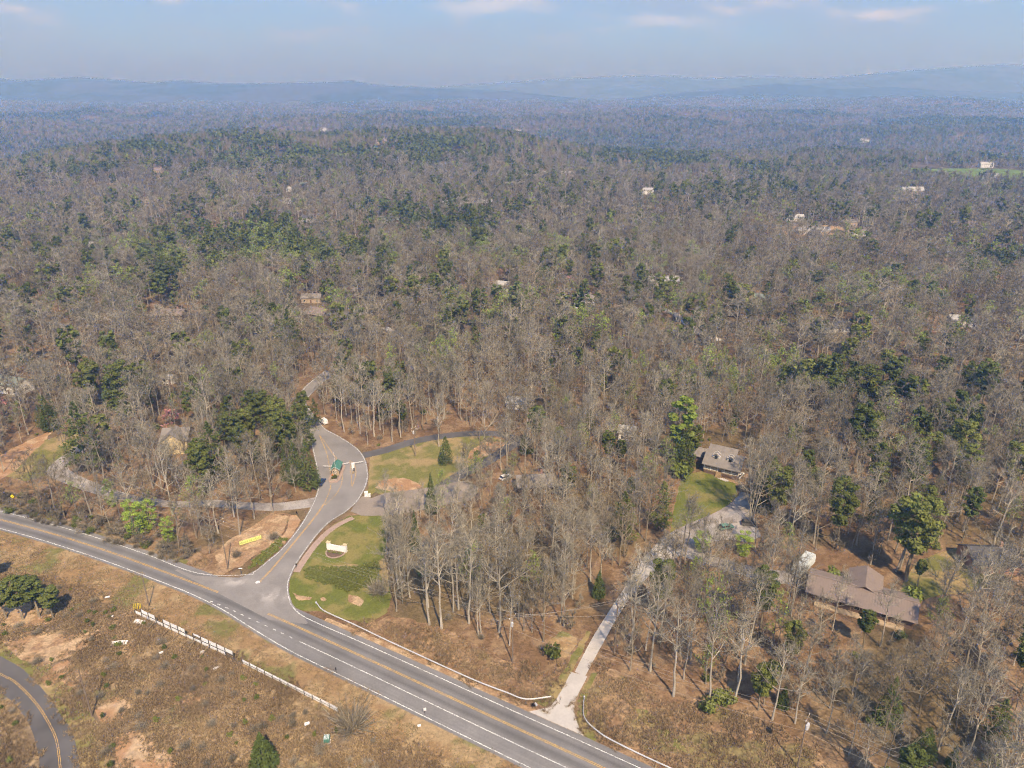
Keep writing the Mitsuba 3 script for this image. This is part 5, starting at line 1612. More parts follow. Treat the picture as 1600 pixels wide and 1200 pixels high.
car(*G(502, 756), 1.45, 'm_blue', 'dark blue car half hidden by the cone shaped conifer at the gate')
car(*G(506, 661), 2.25, 'm_white', 'white van parked at the road bend beyond the gatehouse', 'van', True)
car(*G(1134, 826), .3, 'm_tealbox', 'dusty bluish car parked in the gravel yard')
car(*G(1170, 820), -.15, 'm_postgrey', 'dark grey car parked at the right of the gravel yard')
car(*G(790, 748), .7, 'm_white', 'white car parked in the trees behind the worn apron')
car(*G(1155, 745), .9, 'm_white', 'white car beside the right end of the dormered house')
# covered caravan
x, y = G(1254, 889)
d = G(1266, 872) - G(1244, 896)
rz = math.atan2(d[1], d[0])
prof = sg.Polygon([(-4.7, .5), (4.7, .5), (4.9, 1.6), (4.7, 2.8), (4.2, 3.2), (-4.2, 3.2), (-4.7, 2.8), (-4.9, 1.5)]).buffer(.12)
k = thing('caravan', 'caravan under a pale grey tarpaulin at the end of the long brown roof', 'caravan')
cv = prism(list(prof.exterior.coords)[:-1], 2.9).subdivide_to_size(.5)
v = cv.vertices.copy()
top = np.clip((v[:, 2] - 2.0) / 1.0, 0, 1)
v[:, 1] *= 1 - .16 * top
v += (np.stack([f2(v[:, 0] * 40, v[:, 1] * 40 + v[:, 2] * 30, 30, 3, i) for i in range(3)], 1) - .5) * .28
put('tarpaulin', rot(trimesh.Trimesh(v, cv.faces, process=False), x, y, 0, rz), 'm_tarp', k, smooth=40)
for i in (-.5, .5):
    for j in (-1.05, 1.05):
        w = trimesh.creation.cylinder(.33, .22, sections=14); w.apply_transform(trimesh.transformations.rotation_matrix(math.pi / 2, [1, 0, 0])); w.apply_translation((i, j, .33))
        put('wheel', rot(w, x, y, 0, rz), 'm_black', k)
put('tow_bar', rot(beam([-4.8, 0, .55], [-6.0, 0, .5], .12), x, y, 0, rz), 'm_postgrey', k)

# ------------------------------------------------------------------ gatehouse and gates
x, y = G(524.6, 744)
GRZ = .03


def gh(m, z=0):
    return place(m, x, y, z, GRZ)


q90 = trimesh.transformations.rotation_matrix(math.pi / 2, [0, 0, 1])
k = thing('gatehouse', 'small gatehouse with teal metal roof standing on the entrance road island', 'gatehouse')
put('wall', gh(place(body(4.6, 2.3, 2.5, .75).apply_transform(q90), 0, 2.4, .15)), 'm_wall_tan', k)
rk = put('roof', gh(place(gable(5.2, 2.5, 2.6, .75, .38, .08).apply_transform(q90), 0, 2.4, .15)), 'm_roof_green', k)
for i in range(10):
    yy = -.4 + 5.8 * (i + .5) / 10
    for s in (-1, 1):
        put('roof_seam', gh(beam([s * 1.6, yy, 2.52], [s * .05, yy, 3.75], .05, .07)), 'm_roof_green', rk)
put('fascia', gh(cat_([beam([-1.65, -.42, 2.48], [0, -.42, 3.72], .06, .22), beam([1.65, -.42, 2.48], [0, -.42, 3.72], .06, .22)])), 'm_white', rk)
for a in (-.55, .2):
    wk = put('window', gh(box(.5, .08, .8, a, .06, 1.25)), 'm_white', k)
    put('pane', gh(box(.38, .05, .66, a, .0, 1.32)), 'm_glass', wk)
for s in (-1, 1):
    wk = put('window', gh(box(.08, 1.6, 1.1, s * 1.17, 2.2, 1.2)), 'm_white', k)
    put('pane', gh(box(.05, 1.4, .9, s * 1.22, 2.2, 1.3)), 'm_glass', wk)
put('door', gh(box(.08, .9, 2.05, 1.17, 3.9, .2)), 'm_wall_brown', k)
isl = sg.Polygon([(-1.7, 7), (-1.7, -2.5), (-1.1, -4.2), (1.1, -4.2), (1.7, -2.5), (1.7, 7), (0, 9)]).buffer(.3)
im = trimesh.creation.extrude_polygon(isl, .15, engine='earcut')
put('kerbed_island', gh(im, .03), 'm_walk', label='raised paved island under the gatehouse', kind='structure')
k = thing('planter', 'low stone planter with shrubs before the gatehouse', 'planter')
put('stone_edge', gh(cat_([box(2.4, .25, .5, 0, -3.3, .18), box(2.4, .25, .5, 0, -.75, .18), box(.25, 2.3, .5, -1.08, -2.02, .18), box(.25, 2.3, .5, 1.08, -2.02, .18)])), 'm_stone', k)
put('soil', gh(box(1.9, 2.3, .35, 0, -2.02, .18)), 'm_wall_brown', k)
gx, gy = x, y
for i, (a, b, s) in enumerate(((-.4, -2.6, .32), (.5, -2.4, .36), (.35, -1.5, .42), (-.4, -1.5, .3))):
    key = number('shrub')
    inst(key, 'bush_0', gx + a, gy + b, i, s, s, z=.5)
    say(key, ['front left shrub in the gatehouse planter', 'front right shrub in the gatehouse planter', 'tallest shrub in the gatehouse planter', 'rear left shrub in the gatehouse planter'][i], 'shrub')
k = thing('flagpole', 'thin white flagpole before the gatehouse gable', 'flagpole')
put('shaft', tmesh([[gx + .3, gy - .55, .1], [gx + .3, gy - .55, 5], [gx + .3, gy - .55, 9.2]], [.07, .055, .04]), 'm_white', k)
bl = trimesh.creation.icosphere(1, .12); bl.apply_translation((gx + .3, gy - .55, 9.25))
put('finial', bl, 'm_white', k)
cx, cy = G(519.8, 746)
k = thing('traffic_drum', 'orange warning drum left of the gatehouse', 'traffic drum')
put('drum', trimesh.creation.revolve([[.0, 0], [.36, 0], [.36, .08], [.27, .1], [.23, 1.05], [.0, 1.05]], sections=14).apply_translation((cx, cy, .05)), 'm_orange', k)
put('band', trimesh.creation.revolve([[.262, .35], [.272, .35], [.262, .55], [.252, .55]], sections=14).apply_translation((cx, cy, .05)), 'm_white', k)


def barrier(a, b, side, lab):
    k = thing('barrier_gate', lab, 'barrier gate')
    a, b = G(*a, 1.0), G(*b, 1.0)
    put('cabinet', box(.4, .45, 1.15, a[0], a[1], .05), 'm_white', k)
    put('arm', beam([*a, 1.02], [*b, 1.06], .10, .16), 'm_white', k)


barrier((518.5, 728.5), (504, 728), 0, 'white barrier arm left of the gatehouse')
barrier((531, 726), (545.5, 723), 0, 'white barrier arm between gatehouse and the small island')
barrier((553, 723.5), (568, 721), 0, 'white barrier arm right of the small island')
ix, iy = G(552, 738)
k = thing('gate_kiosk', 'white gate kiosk on the small painted island', 'kiosk')
put('cabinet', box(.75, .75, 2.1, *G(552, 733), .12), 'm_white', k)
put('cap', box(.95, .95, .12, *G(552, 733), 2.22), 'm_white', k)
put('reader', box(.35, .3, 1.2, *G(553.4, 737), .12), 'm_black', k)
put('base', box(.6, .9, .5, *G(552.3, 739.5), .12), 'm_wood', k)
put('kerbed_island', sheet(gp([(547.2, 722), (551, 724), (555, 734), (554.5, 743), (550.7, 757), (549.2, 740)]), .052), 'm_road', label='narrow island between the inbound lanes', kind='structure')

# ------------------------------------------------------------------ entrance sign wall and its flower bed
A, B = G(513.5, 858), G(540.5, 862.5)
SRZ = math.atan2(B[1] - A[1], B[0] - A[0])
SW = float(np.hypot(*(B - A)))
SC = (A + B) / 2
k = thing('sign_wall', 'white entrance sign wall with a pillar at each end on the lawn', 'sign wall')
up = np.linspace(-SW / 2 + .5, SW / 2 - .5, 15)
wallp = sg.Polygon([(-SW / 2 + .5, 0), (SW / 2 - .5, 0)] + [(a, 2.0 - .28 * math.cos(a / SW * math.pi)) for a in up[::-1]])
wm = trimesh.creation.extrude_polygon(wallp, .35, engine='earcut')
wm.apply_transform(np.array([[1, 0, 0, 0], [0, 0, -1, .175], [0, 1, 0, 0], [0, 0, 0, 1.0]]))
put('panel', place(wm, *SC, 0, SRZ), 'm_white', k)
for s in (-1, 1):
    pk = put('pillar', place(box(.85, .75, 2.35, s * (SW / 2 - .1), 0, 0), *SC, 0, SRZ), 'm_white', k)
    put('capstone', place(box(1.1, 1.0, .2, s * (SW / 2 - .1), 0, 2.35), *SC, 0, SRZ), 'm_wall_cream', pk)
k = thing('flower_bed', 'half round mulched flower bed with stone edging before the sign wall', 'flower bed')
cx, cy = SC + np.array([math.sin(SRZ), -math.cos(SRZ)]) * .55
ang = np.linspace(math.pi * .98, math.pi * 2.02, 30)
put('mulch', place(sheet(np.vstack([np.stack([np.cos(ang) * SW * .5, np.sin(ang) * 3.0], 1)]), .06, 0), cx, cy, 0, SRZ), 'm_wall_brown', k)
for a, b in zip(np.linspace(math.pi, 2 * math.pi, 27)[:-1], np.linspace(math.pi, 2 * math.pi, 27)[1:]):
    put('edging_stone', place(beam([math.cos(a) * SW * .515, math.sin(a) * 3.1, .12], [math.cos(b - .015) * SW * .515, math.sin(b - .015) * 3.1, .12], .32, .24), cx, cy, 0, SRZ), 'm_walk', k)
for i in range(9):
    a = -SW * .4 + SW * .8 * i / 8
    key = number('shrub')
    px_, py_ = cx + math.cos(SRZ) * a - math.sin(SRZ) * -.8, cy + math.sin(SRZ) * a + math.cos(SRZ) * -.8
    inst(key, ['bush_1', 'bush_2', 'bush_dry'][i % 3], px_, py_, i, .22, .2, z=.06)
    say(key, f'low bedding plant, {ORD[i]} from the left, in the flower bed before the sign wall', 'plant', 'bedding plants before the sign wall')

# ------------------------------------------------------------------ yellow banner
A, B = G(374.6, 853.5), G(409, 843)
k = thing('banner', 'long bright yellow banner stretched on posts beside the entrance', 'banner')
d = (B - A) / np.linalg.norm(B - A)
put('cloth', beam([*A, .95], [*B, .95], .05, 1.25), 'm_yellow', k)
for i, t in enumerate(np.linspace(0, 1, 4)):
    p = A + (B - A) * t + np.array([d[1], -d[0]]) * -.08
    put('post', box(.1, .1, 1.75, p[0], p[1], 0), 'm_wood', k)
LB = float(np.linalg.norm(B - A))
marks = []
rg_ = np.random.default_rng(3)
t = .05
while t < .94:
    wd = rg_.uniform(.022, .034)
    if rg_.uniform() < .85:
        c0 = A + (B - A) * t + np.array([d[1], -d[0]]) * .03
        c1 = A + (B - A) * (t + wd) + np.array([d[1], -d[0]]) * .03
        for zz in (.68, .95, 1.2)[:rg_.integers(2, 4)]:
            marks.append(beam([*c0, zz], [*c1, zz], .012, .10))
        marks.append(beam([*c0, .66], [*c0, 1.25], .012, .10))
    t += wd + .014
put('lettering', cat_(marks), 'm_signgreen', k, label='row of faded green lettering too blurred to read')


# ------------------------------------------------------------------ guardrails
def guardrail(pts, lab, spacing=1.95):
    k = thing('guardrail', lab, 'guardrail')
    p = smooth_line(np.array([G(u, v, .6) for u, v in pts]), 6)
    z = np.full(len(p), .0)
    prof = [(0, .42), (.07, .47), (.0, .57), (.07, .67), (0, .73)]
    n, m_ = len(p), len(prof)
    V = np.vstack([np.c_[offset(p, -a), np.full(n, zz)] for a, zz in prof] + [np.c_[offset(p, .05), np.full(n, zz)] for _, zz in prof[::-1]])
    F, M2 = [], 2 * m_
    for j in range(M2):
        a, b = j * n, ((j + 1) % M2) * n
        for i in range(n - 1):
            F += [[a + i, a + i + 1, b + i], [a + i + 1, b + i + 1, b + i]]
    put('rail', trimesh.Trimesh(V, F, process=False), 'm_steel', k)
    s = np.r_[0, np.cumsum(np.linalg.norm(np.diff(p, axis=0), axis=1))]
    q = offset(p, .14)
    for t in np.arange(.3, s[-1], spacing):
        put('post', box(.15, .12, .74, np.interp(t, s, q[:, 0]), np.interp(t, s, q[:, 1]), 0), 'm_pole', k)
    e = p[0] if True else 0
    put('end_piece', box(.35, .35, .45, *p[0], .35), 'm_steel', k)


guardrail([(494, 941), (502, 951), (516, 959), (550, 974), (600, 998), (650, 1021), (700, 1044), (750, 1066), (795, 1083), (812, 1090), (830, 1092), (861, 1088)], 'long galvanised guardrail between highway and entrance lawn')
guardrail([(913, 1089), (911.5, 1103), (912, 1117), (918, 1128), (930, 1139), (950, 1153), (1000, 1178), (1050, 1201), (1110, 1229), (1180, 1262)], 'curved guardrail right of the concrete driveway')

# ------------------------------------------------------------------ white panel fence in the field
FK = thing('panel_fence', 'white two-tier panel fence on dark posts in the rough field', 'fence')
P0, P1 = G(222.5, 965), G(366, 1031.5)
n = 12
dd = (P1 - P0) / n
L = float(np.linalg.norm(dd))
u_ = dd / L
side = np.array([-u_[1], u_[0]]) * .10


def panel(k, a, b, z0, z1, m='m_white'):
    put('panel', beam([*(a + side + u_ * .06), (z0 + z1) / 2], [*(b + side - u_ * .06), (z0 + z1) / 2], .05, z1 - z0), m, k)


for i in range(n):
    a, b = P0 + dd * i, P0 + dd * (i + 1)
    if i != n - 1:
        panel(FK, a, b, .18, 1.28)
    if i not in (2, 6, 7):
        panel(FK, a, b, 1.40, 2.42)
    elif i == 7:
        panel(FK, a, b, 1.9, 2.42)
    put('rail', beam([*a, 1.34], [*b, 1.34], .09, .10), 'm_postgrey', FK)
for i in range(n + 1):
    p = P0 + dd * i
    put('post', box(.14, .14, 2.55, p[0], p[1], 0), 'm_postgrey', FK)
panel(FK, G(212, 961), P0, .3, 1.3)
put('post', box(.14, .14, 1.5, *G(212, 961), 0), 'm_postgrey', FK)
for i, t in enumerate((1.0, 2.2, 4.0, 5.4, 7.5, 9.2)):
    p = P0 + dd * t
    q = p + np.array([-1.6 - .3 * (i % 2), -3.2 - .3 * (i % 3)])
    put('brace', beam([*p, 1.9], [*q, .05], .09), 'm_wood', FK)
FK2 = thing('panel_fence', 'low white panel fence continuing down the field', 'fence')
P0, P1 = G(379, 1038), G(528.5, 1114)
n = 12
dd = (P1 - P0) / n
for i in range(n):
    a, b = P0 + dd * i, P0 + dd * (i + 1)
    put('panel', beam([*(a + side + u_ * .05), .78], [*(b + side - u_ * .05), .78], .05, 1.15), 'm_white', FK2)
    put('rail', beam([*a, .80], [*b, .80], .06, .07), 'm_postgrey', FK2)
for i in range(n + 1):
    p = P0 + dd * i
    put('post', box(.13, .13, 1.42, p[0], p[1], 0), 'm_postgrey', FK2)
for j, (u, v, uu, vv) in enumerate(((366, 1031, 378, 1038), (352, 1023, 366, 1031))):
    key = number('fallen_plank')
    scene[key] = mikit.ply(beam([*G(u, v), .3], [*G(uu, vv), .12], .3, .12), 'm_postgrey')
    say(key, ['dark plank lying in the gap between both fences', 'dark plank under the last bay of the two-tier fence'][j], 'plank')
def slab(name, u, v, sx, sy, rz, m, lab, cat, tilt=.1):
    p = trimesh.creation.box((sx, sy, .06)).subdivide_to_size(.5)
    vv = p.vertices.copy()
    vv[:, 2] += (f2(vv[:, 0] * 30, vv[:, 1] * 30, 25, 2, int(u)) - .5) * .35
    p = trimesh.Trimesh(vv, p.faces, process=False)
    p.apply_transform(trimesh.transformations.rotation_matrix(tilt, [1, 0, 0]))
    key = number(name)
    x, y = G(u, v)
    scene[key] = mikit.ply(place(p, x, y, .28, rz), m)
    say(key, lab, cat)
slab('fallen_board', 187, 1006, 3.6, 1.1, .17, 'm_white', 'white board with dark print lying in the field', 'board', .35)
slab('fallen_board', 218, 973, 2.9, 1.3, -.25, 'm_white', 'crumpled white sheet beside the fence start', 'sheet')
slab('litter_sheet', 252, 1021, .9, .6, .5, 'm_white', 'small white litter piece in the field', 'litter')
slab('litter_sheet', 316, 1020, 1.0, .8, .2, 'm_white', 'white litter under the two-tier fence', 'litter')
slab('litter_sheet', 338, 1045, 1.2, .7, 1.2, 'm_white', 'white litter below the gap in the fences', 'litter')
slab('litter_sheet', 480, 1132, 1.0, .7, .4, 'm_white', 'white litter in front of the low fence', 'litter')
slab('litter_sheet', 655, 1135, .7, .5, .4, 'm_white', 'white scrap on the verge by the turning lane', 'litter')
slab('litter_sheet', 168, 934, 1.1, .6, .3, 'm_white', 'white rubble by the brush west of the fence', 'litter')
slab('litter_sheet', 175, 964, .7, .5, .3, 'm_white', 'white scrap on the bare track', 'litter')
for i, (a, b) in enumerate(((-1.1, 1.0), (-.6, 1.3), (0, 1.6), (.5, 1.2), (.9, .9))):
    x, y = G(215, 953)
    key = number('marker_stake')
    scene[key] = mikit.ply(beam([x + a * .8, y + .3 * (i % 2), 0], [x + a * .8 + .2, y + .2, 1.5 + .3 * b], .1), 'm_signyellow')
    say(key, f'yellow wooden stake, {ORD[i]} from the left, at the start of the panel fence', 'stake', 'yellow stakes at the fence start')
# green utility cabinet
x, y = G(511, 1158)
k = thing('utility_cabinet', 'greenish utility cabinet in the dry field', 'utility cabinet')
put('case', place(box(1.15, 1.2, 1.05), x, y, .12, .12), 'm_tealbox', k)
put('plinth', place(box(1.5, 1.5, .13), x, y, 0, .12), 'm_concrete', k)
for i in range(4):
    put('rib', place(box(.1, 1.25, .05, -.42 + .28 * i, 0, 1.05), x, y, .12, .12), 'm_white', k)
put('door', place(box(.95, .05, .85, 0, -.62, .1), x, y, .12, .12), 'm_roof_green', k)


# ------------------------------------------------------------------ poles, wires, signs
POLE = {}


def pole(name, u, v, vt, lab, arms=1, transformer=False, m='m_pole', armdir=0.9):
    x, y = G(u, v)
    h = rise(u, v, vt)
    k = thing('utility_pole', lab, 'utility pole')
    put('shaft', tmesh([[x, y, -.1], [x, y, h * .5], [x, y, h]], [.17, .14, .11], 8), m, k)
    c, s = math.cos(armdir), math.sin(armdir)
    tips = []
    for i in range(arms):
        z = h - .35 - 1.0 * i
        ak = put('cross_arm', beam([x - 1.2 * c, y - 1.2 * s, z], [x + 1.2 * c, y + 1.2 * s, z], .11, .13), 'm_wood', k)
        for t in (-1.1, 0, 1.1):
            ins = trimesh.creation.cylinder(.07, .26, sections=8); ins.apply_translation((x + t * c, y + t * s, z + .2))
            put('insulator', ins, 'm_white', ak)
            if i == 0:
                tips.append((x + t * c, y + t * s, z + .33))
    if not arms:
        tips = [(x, y, h), (x + .1, y, h - .8)]
    if transformer:
        for i, t in enumerate((-.35, .35)[:2 if transformer == 2 else 1]):
            tm = trimesh.creation.cylinder(.30, 1.0, sections=14)
            tm.apply_translation((x + t * c + .1, y + t * s - .36, h - 1.9 - .2 * i))
            tk = put('transformer', tm, 'm_steel', k)
            cp = trimesh.creation.cylinder(.05, .3, sections=6); cp.apply_translation((x + t * c + .1, y + t * s - .36, h - 1.25 - .2 * i))
            put('bushing', cp, 'm_white', tk)
    tips.append((x, y, h * .72))
    POLE[name] = tips


pole('p1', 233, 947, 899, 'greenish pole standing at the west end of the panel fence', 0, False)
pole('p2', 144, 1120, 1046, 'pole in the field beside the corner road', 0, False)
pole('p3', 356, 889, 812, 'pole with cross arm on the bank behind the yellow banner', 2, False)
pole('p4', 801, 1035, 962, 'dark pole at the front edge of the middle wood', 1, True)
pole('p5', 1246, 1199, 1120, 'pole carrying pale transformers at the lower right', 1, 2)
pole('p6', 649, 713, 667, 'pole with one white transformer beside the loop lawn', 2, True)
pole('p7', 960, 1022, 936, 'thin pole beside the old driveway', 0, False, 'm_pole')


def wires(a, b, lab, sag=1.2, r=.022):
    k = thing('power_line', lab, 'power line')
    for p, q in zip(POLE[a], POLE[b] if isinstance(b, str) else b):
        p, q = np.array(p), np.array(q)
        t = np.linspace(0, 1, 15)[:, None]
        c = p + (q - p) * t - np.array([0, 0, sag]) * (4 * t * (1 - t))
        put('wire', tmesh(c, np.full(15, r), 4), 'm_wire', k)


wires('p3', 'p4', 'power line crossing the entrance lawn', 1.6)
wires('p4', 'p5', 'power line from the middle wood across the driveway', 1.6)
wires('p5', [(POLE['p5'][i][0] + 34, POLE['p5'][i][1] - 21, POLE['p5'][i][2]) for i in range(4)], 'power line leaving the lower right corner', 1.0)
wires('p3', [(POLE['p3'][i][0] - 46, POLE['p3'][i][1] + 26, POLE['p3'][i][2]) for i in range(4)], 'power line running west above the highway bank', 1.2)
wires('p7', 'p4', 'service wire from the thin driveway pole', .6)

# signs
def post_sign(u, v, h, lab, plate, m, cat='road sign', rz=0.0):
    x, y = G(u, v)
    k = thing('road_sign', lab, cat)
    put('post', box(.09, .09, h, x, y, 0), 'm_postgrey', k)
    pm = plate.copy()
    pm.apply_translation((0, -.07, h - .1))
    put('plate', place(pm, x, y, 0, rz), m, k)
    return k, x, y


dia = trimesh.creation.box((1.0, .03, 1.0)); dia.apply_transform(trimesh.transformations.rotation_matrix(math.pi / 4, [0, 1, 0]))
k, x, y = post_sign(22.5, 786, 2.6, 'yellow diamond warning sign by the highway at the left edge', dia, 'm_signyellow')
sym = cat_([beam([0, 0, -.3], [0, 0, .32], .02, .09), beam([0, 0, 0], [.28, 0, .0], .02, .09)])
sym.apply_translation((0, -.10, 2.5))
put('symbol', place(sym, x, y), 'm_black', k, label='black side road symbol')
pl_ = trimesh.creation.box((.75, .03, .75))
post_sign(377.5, 898, 2.2, 'small white sign seen beside the juniper strip at the corner', trimesh.creation.box((1.0, .03, .32)), 'm_white')
post_sign(664, 1117, 1.7, 'small white sign on the turning lane edge', trimesh.creation.box((.6, .03, .75)), 'm_white', rz=.4)
post_sign(525.5, 1052, 1.5, 'dark marker post on the turning lane edge', trimesh.creation.box((.25, .05, .6)), 'm_black', 'marker post')
post_sign(463.5, 888, 1.5, 'small dark sign where the footpath meets the road', trimesh.creation.box((.4, .05, .6)), 'm_black')
post_sign(1128 - 252, 1094, 1.0, 'short wooden marker beside the driveway flare', trimesh.creation.box((.15, .1, .4)), 'm_wood', 'marker post')


def mailbox(u, v, m, lab, rz=0):
    x, y = G(u, v)
    k = thing('mailbox', lab, 'mailbox')
    put('post', place(box(.12, .12, 1.0), x, y, 0, rz), 'm_wood', k)
    pr = sg.Polygon([(-.2, 0), (.2, 0)] + [(.2 * math.cos(a), .25 + .2 * math.sin(a)) for a in np.linspace(0, math.pi, 9)])
    b = trimesh.creation.extrude_polygon(pr, .6, engine='earcut')
    b.apply_transform(np.array([[1, 0, 0, 0], [0, 0, -1, .3], [0, 1, 0, 1.0], [0, 0, 0, 1.0]]))
    put('box_body', place(b, x, y, 0, rz), m, k)
    put('flag', place(box(.03, .25, .12, .23, 0, 1.25), x, y, 0, rz), 'm_red', k)


mailbox(833.5, 1108, 'm_black', 'dark mailbox left of the driveway mouth', .5)
mailbox(837.5, 1107, 'm_steel', 'grey mailbox right of the dark one at the driveway mouth', .5)
mailbox(464, 806, 'm_black', 'dark mailbox on the sandy bank at the gravel drive mouth', .2)
for (u, v, s, lab) in ((572.5, 775, 1.25, 'larger white box on the small lawn wedge'), (577.5, 776, .8, 'smaller white box on the small lawn wedge')):
    x, y = G(u, v)
    k = thing('utility_box', lab, 'utility box')
    put('case', box(.8 * s, .7 * s, 1.2 * s, x, y, 0), 'm_white', k)
    put('lid', box(.9 * s, .8 * s, .1, x, y, 1.2 * s), 'm_white', k)
    put('plinth', box(1.0 * s, .9 * s, .08, x, y, 0), 'm_concrete', k)

# ------------------------------------------------------------------ low cover: juniper beds, field brush, dry tufts
rj = np.random.default_rng(21)


def fill(poly, spacing):
    poly = sg.Polygon(poly) if not isinstance(poly, sg.base.BaseGeometry) else poly
    a, b, c, d = poly.bounds
    gx_, gy_ = np.meshgrid(np.arange(a, c, spacing), np.arange(b, d, spacing))
    p = np.stack([gx_.ravel(), gy_.ravel()], 1) + rj.uniform(-.5, .5, (gx_.size, 2)) * spacing
    return p[contains_xy(poly, p[:, 0], p[:, 1])]


solid('juniper', bush(230, 1.1, 1, .48), 'ever')
BED = gp([(478, 893), (486, 886), (505, 886), (530, 888), (560, 886), (590, 874), (594, 890), (592, 908), (575, 918), (550, 926), (525, 918), (502, 911), (480, 905)])
for (x, y) in fill(BED, .95):
    stuff('juniper_bed', 'juniper', x, y, rj.uniform(0, 6), rj.uniform(.6, .95), rj.uniform(.38, .55), 'dark green juniper bed on the entrance lawn')
for (x, y) in fill(gp([(383, 892), (396, 876), (428, 849), (443, 838), (447, 845), (430, 864), (402, 886)]), .95):
    stuff('juniper_strip', 'juniper', x, y, rj.uniform(0, 6), rj.uniform(.6, .9), rj.uniform(.35, .5), 'dark green juniper strip along the left side of the entrance road')


def tufts(seed, n, size, hgt, hue0, hue1):
    rg = np.random.default_rng(seed)
    a = Acc()
    c = np.c_[rg.uniform(-size / 2, size / 2, (n, 2)), np.zeros(n)]
    for _ in range(5):
        e = c + np.c_[rg.normal(size=(n, 2)) * hgt * .45, hgt * rg.uniform(.5, 1.2, n)]
        a.tris(spikes(rg, c + np.c_[rg.normal(size=(n, 2)) * .12, np.zeros(n)], e, .17), np.c_[rg.uniform(.1, .9, n), rg.uniform(hue0, hue1, n)])
    return a.done()


kind('tuft_tan', [tufts(1, 70, 4.4, .55, 0, .45)], ['m_tuft'], ['blades'])
kind('tuft_brown', [tufts(2, 80, 4.4, .75, .1, .5)], ['m_tuft'], ['blades'])
kind('tuft_green', [tufts(3, 70, 4.0, .35, .3, .95)], ['m_tuft'], ['blades'])
view = sg.Polygon(gp([(-60, 780), (-60, 1260), (1700, 1260), (1700, 1100), (1000, 1000), (700, 940), (300, 830)]))
roadbuf = unary_union([sg.Polygon(np.vstack([hw(6, -420, 260), south_edge(1.6)[::-1]])), sg.Polygon(np.vstack([BLR_L, BLR_R[::-1]])).buffer(.8), sg.Polygon(np.vstack([dl, dr2[::-1]])).buffer(1), sg.Polygon(LAWN), ent_poly.buffer(1)])
fieldpoly = south.intersection(view).difference(unary_union([roadbuf] + BARE_EARTH))
fm = f2
for (x, y) in fill(fieldpoly, 2.6):
    a = float(f2(np.array([x]), np.array([y]), 14, 3, 90)[0])
    dist = sg.LineString(HW).distance(sg.Point(x, y))
    if dist < 15:
        mdl = 'tuft_green' if rj.uniform() < .45 else 'tuft_tan' if rj.uniform() < .5 else None
        hh = .6
    else:
        mdl = 'tuft_brown' if a > .52 else 'tuft_tan'
        hh = 1.0
        if a < .36:
            mdl = None
    if mdl:
        stuff('dry_grass', mdl, x, y, rj.uniform(0, 6), 1.0, hh, 'tufts of dry grass over field and banks')
for poly in (sg.Polygon(NB).difference(unary_union([sg.Polygon(np.vstack([hw(-3, -60, 140), hw(6.6, -60, 140)[::-1]])), sg.Polygon(np.vstack([dl, dr2[::-1]])).buffer(1)])).intersection(view),
             sg.Polygon(gp([(0, 790), (150, 828), (300, 868), (340, 893), (330, 900), (250, 878), (150, 850), (0, 805)])).buffer(0).difference(roadbuf)):
    for (x, y) in fill(poly, 3.4):
        stuff('dry_grass', 'tuft_brown' if rj.uniform() < .7 else 'tuft_tan', x, y, rj.uniform(0, 6), 1.0, rj.uniform(.7, 1.15))
brushpoly = fieldpoly.difference(sg.LineString(HW).buffer(16))
for (x, y) in fill(brushpoly, 3.0):
    z = rj.uniform()
    if z < .22:
        stuff('field_brush', f'bush_{rj.integers(0, 2)}', x, y, rj.uniform(0, 6), rj.uniform(.22, .5), rj.uniform(.3, .75), 'small green and grey brush dotted over the field')
    elif z < .48:
        stuff('field_brush', 'bush_dry', x, y, rj.uniform(0, 6), rj.uniform(.4, 1.0), rj.uniform(.3, .75))
for (x, y) in fill(sg.LineString(gp([(0, 783), (80, 806), (160, 826), (230, 848), (290, 866)])).buffer(4.2), 2.3):
    z = rj.uniform()
    stuff('field_brush', 'bush_dry' if z < .6 else 'sapling_1' if z < .85 else 'bush_0', x, y, rj.uniform(0, 6), rj.uniform(.6, 1.2), rj.uniform(.5, 1.0))
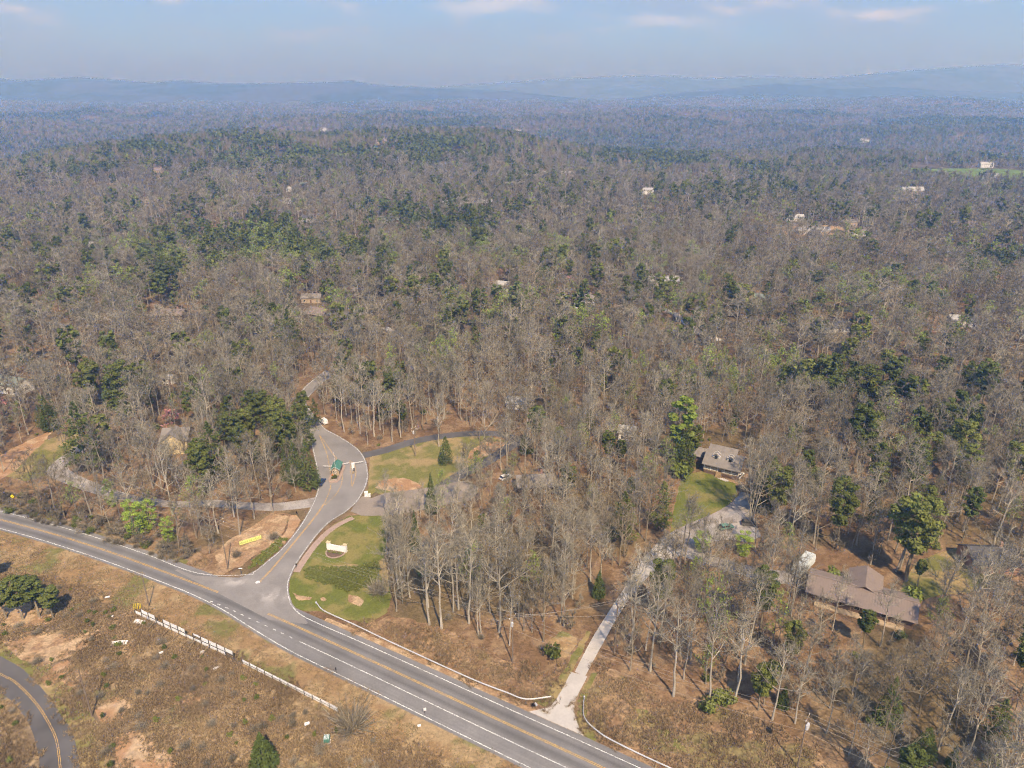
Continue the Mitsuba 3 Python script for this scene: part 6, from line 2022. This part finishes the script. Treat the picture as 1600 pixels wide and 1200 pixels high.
# far pastures and lanes that show between the trees
mat('m_pasture', lambda p, n, uv: mi.Color3f(.14, .20, .05) * (.8 + .4 * N(p.x * .1, p.y * .1, 1.0)))


def field_patch(name, c, a, b, m, lab):
    ang = np.linspace(0, 2 * np.pi, 49)[:-1]
    rr = np.linspace(0, 1, 9)[1:]
    P = np.vstack([[c]] + [np.stack([c[0] + a * r * np.cos(ang), c[1] + b * r * np.sin(ang)], 1) for r in rr])
    f = [[0, 1 + i, 1 + (i + 1) % 48] for i in range(48)]
    for j in range(7):
        for i in range(48):
            p, q = 1 + j * 48 + i, 1 + j * 48 + (i + 1) % 48
            f += [[p, p + 48, q + 48], [p, q + 48, q]]
    put(name, trimesh.Trimesh(np.c_[P, H(P[:, 0], P[:, 1]) + .8], f, process=False), m, label=lab, kind='structure')


for (c, a, b), (nm, m, lab) in zip(PASTURE, (('pasture', 'm_pasture', 'green pasture near the right edge'), ('clearing', 'm_dirt', 'bare orange clearing in the far wood'), ('clearing', 'm_concrete', 'pale lane and yard on the slope right of the ridge'),
                                             ('clearing', 'm_straw', 'tan clearing at right'), ('clearing', 'm_straw', 'pale yard round the long white sheds'))):
    field_patch(nm, c, a, b, m, lab)
for pts, w, lab in (([(600, 512), (612, 518), (630, 528), (655, 543), (668, 552)], 4.5, 'pale driveway showing between trees below the slope'), ([(1035, 483), (1055, 492), (1075, 508), (1100, 522), (1125, 533)], 4.5, 'pale gravel lane in the bare wood at right'),
                    ([(706, 296), (716, 308), (732, 316), (748, 316)], 9, 'white driveway bend on the ridge flank')):
    put('lane', band(smooth_line(gp(pts), 8), w, .25), 'm_concrete', label=lab, kind='structure')

if __import__('os').environ.get('TRICOUNT'):
    W = __import__('meshkit').WRITTEN
    per = {k: sum(len(W[c['filename']][1]) for c in v.values() if isinstance(c, dict)) for k, v in scene.items() if v.get('type') == 'shapegroup'}
    tot = {}
    for k, v in scene.items():
        if v.get('type') == 'instance':
            n = k.split('__')[0].rstrip('0123456789_'); tot[n] = tot.get(n, 0) + per[v['model']['id']]
    print(tot, sum(tot.values()), per)
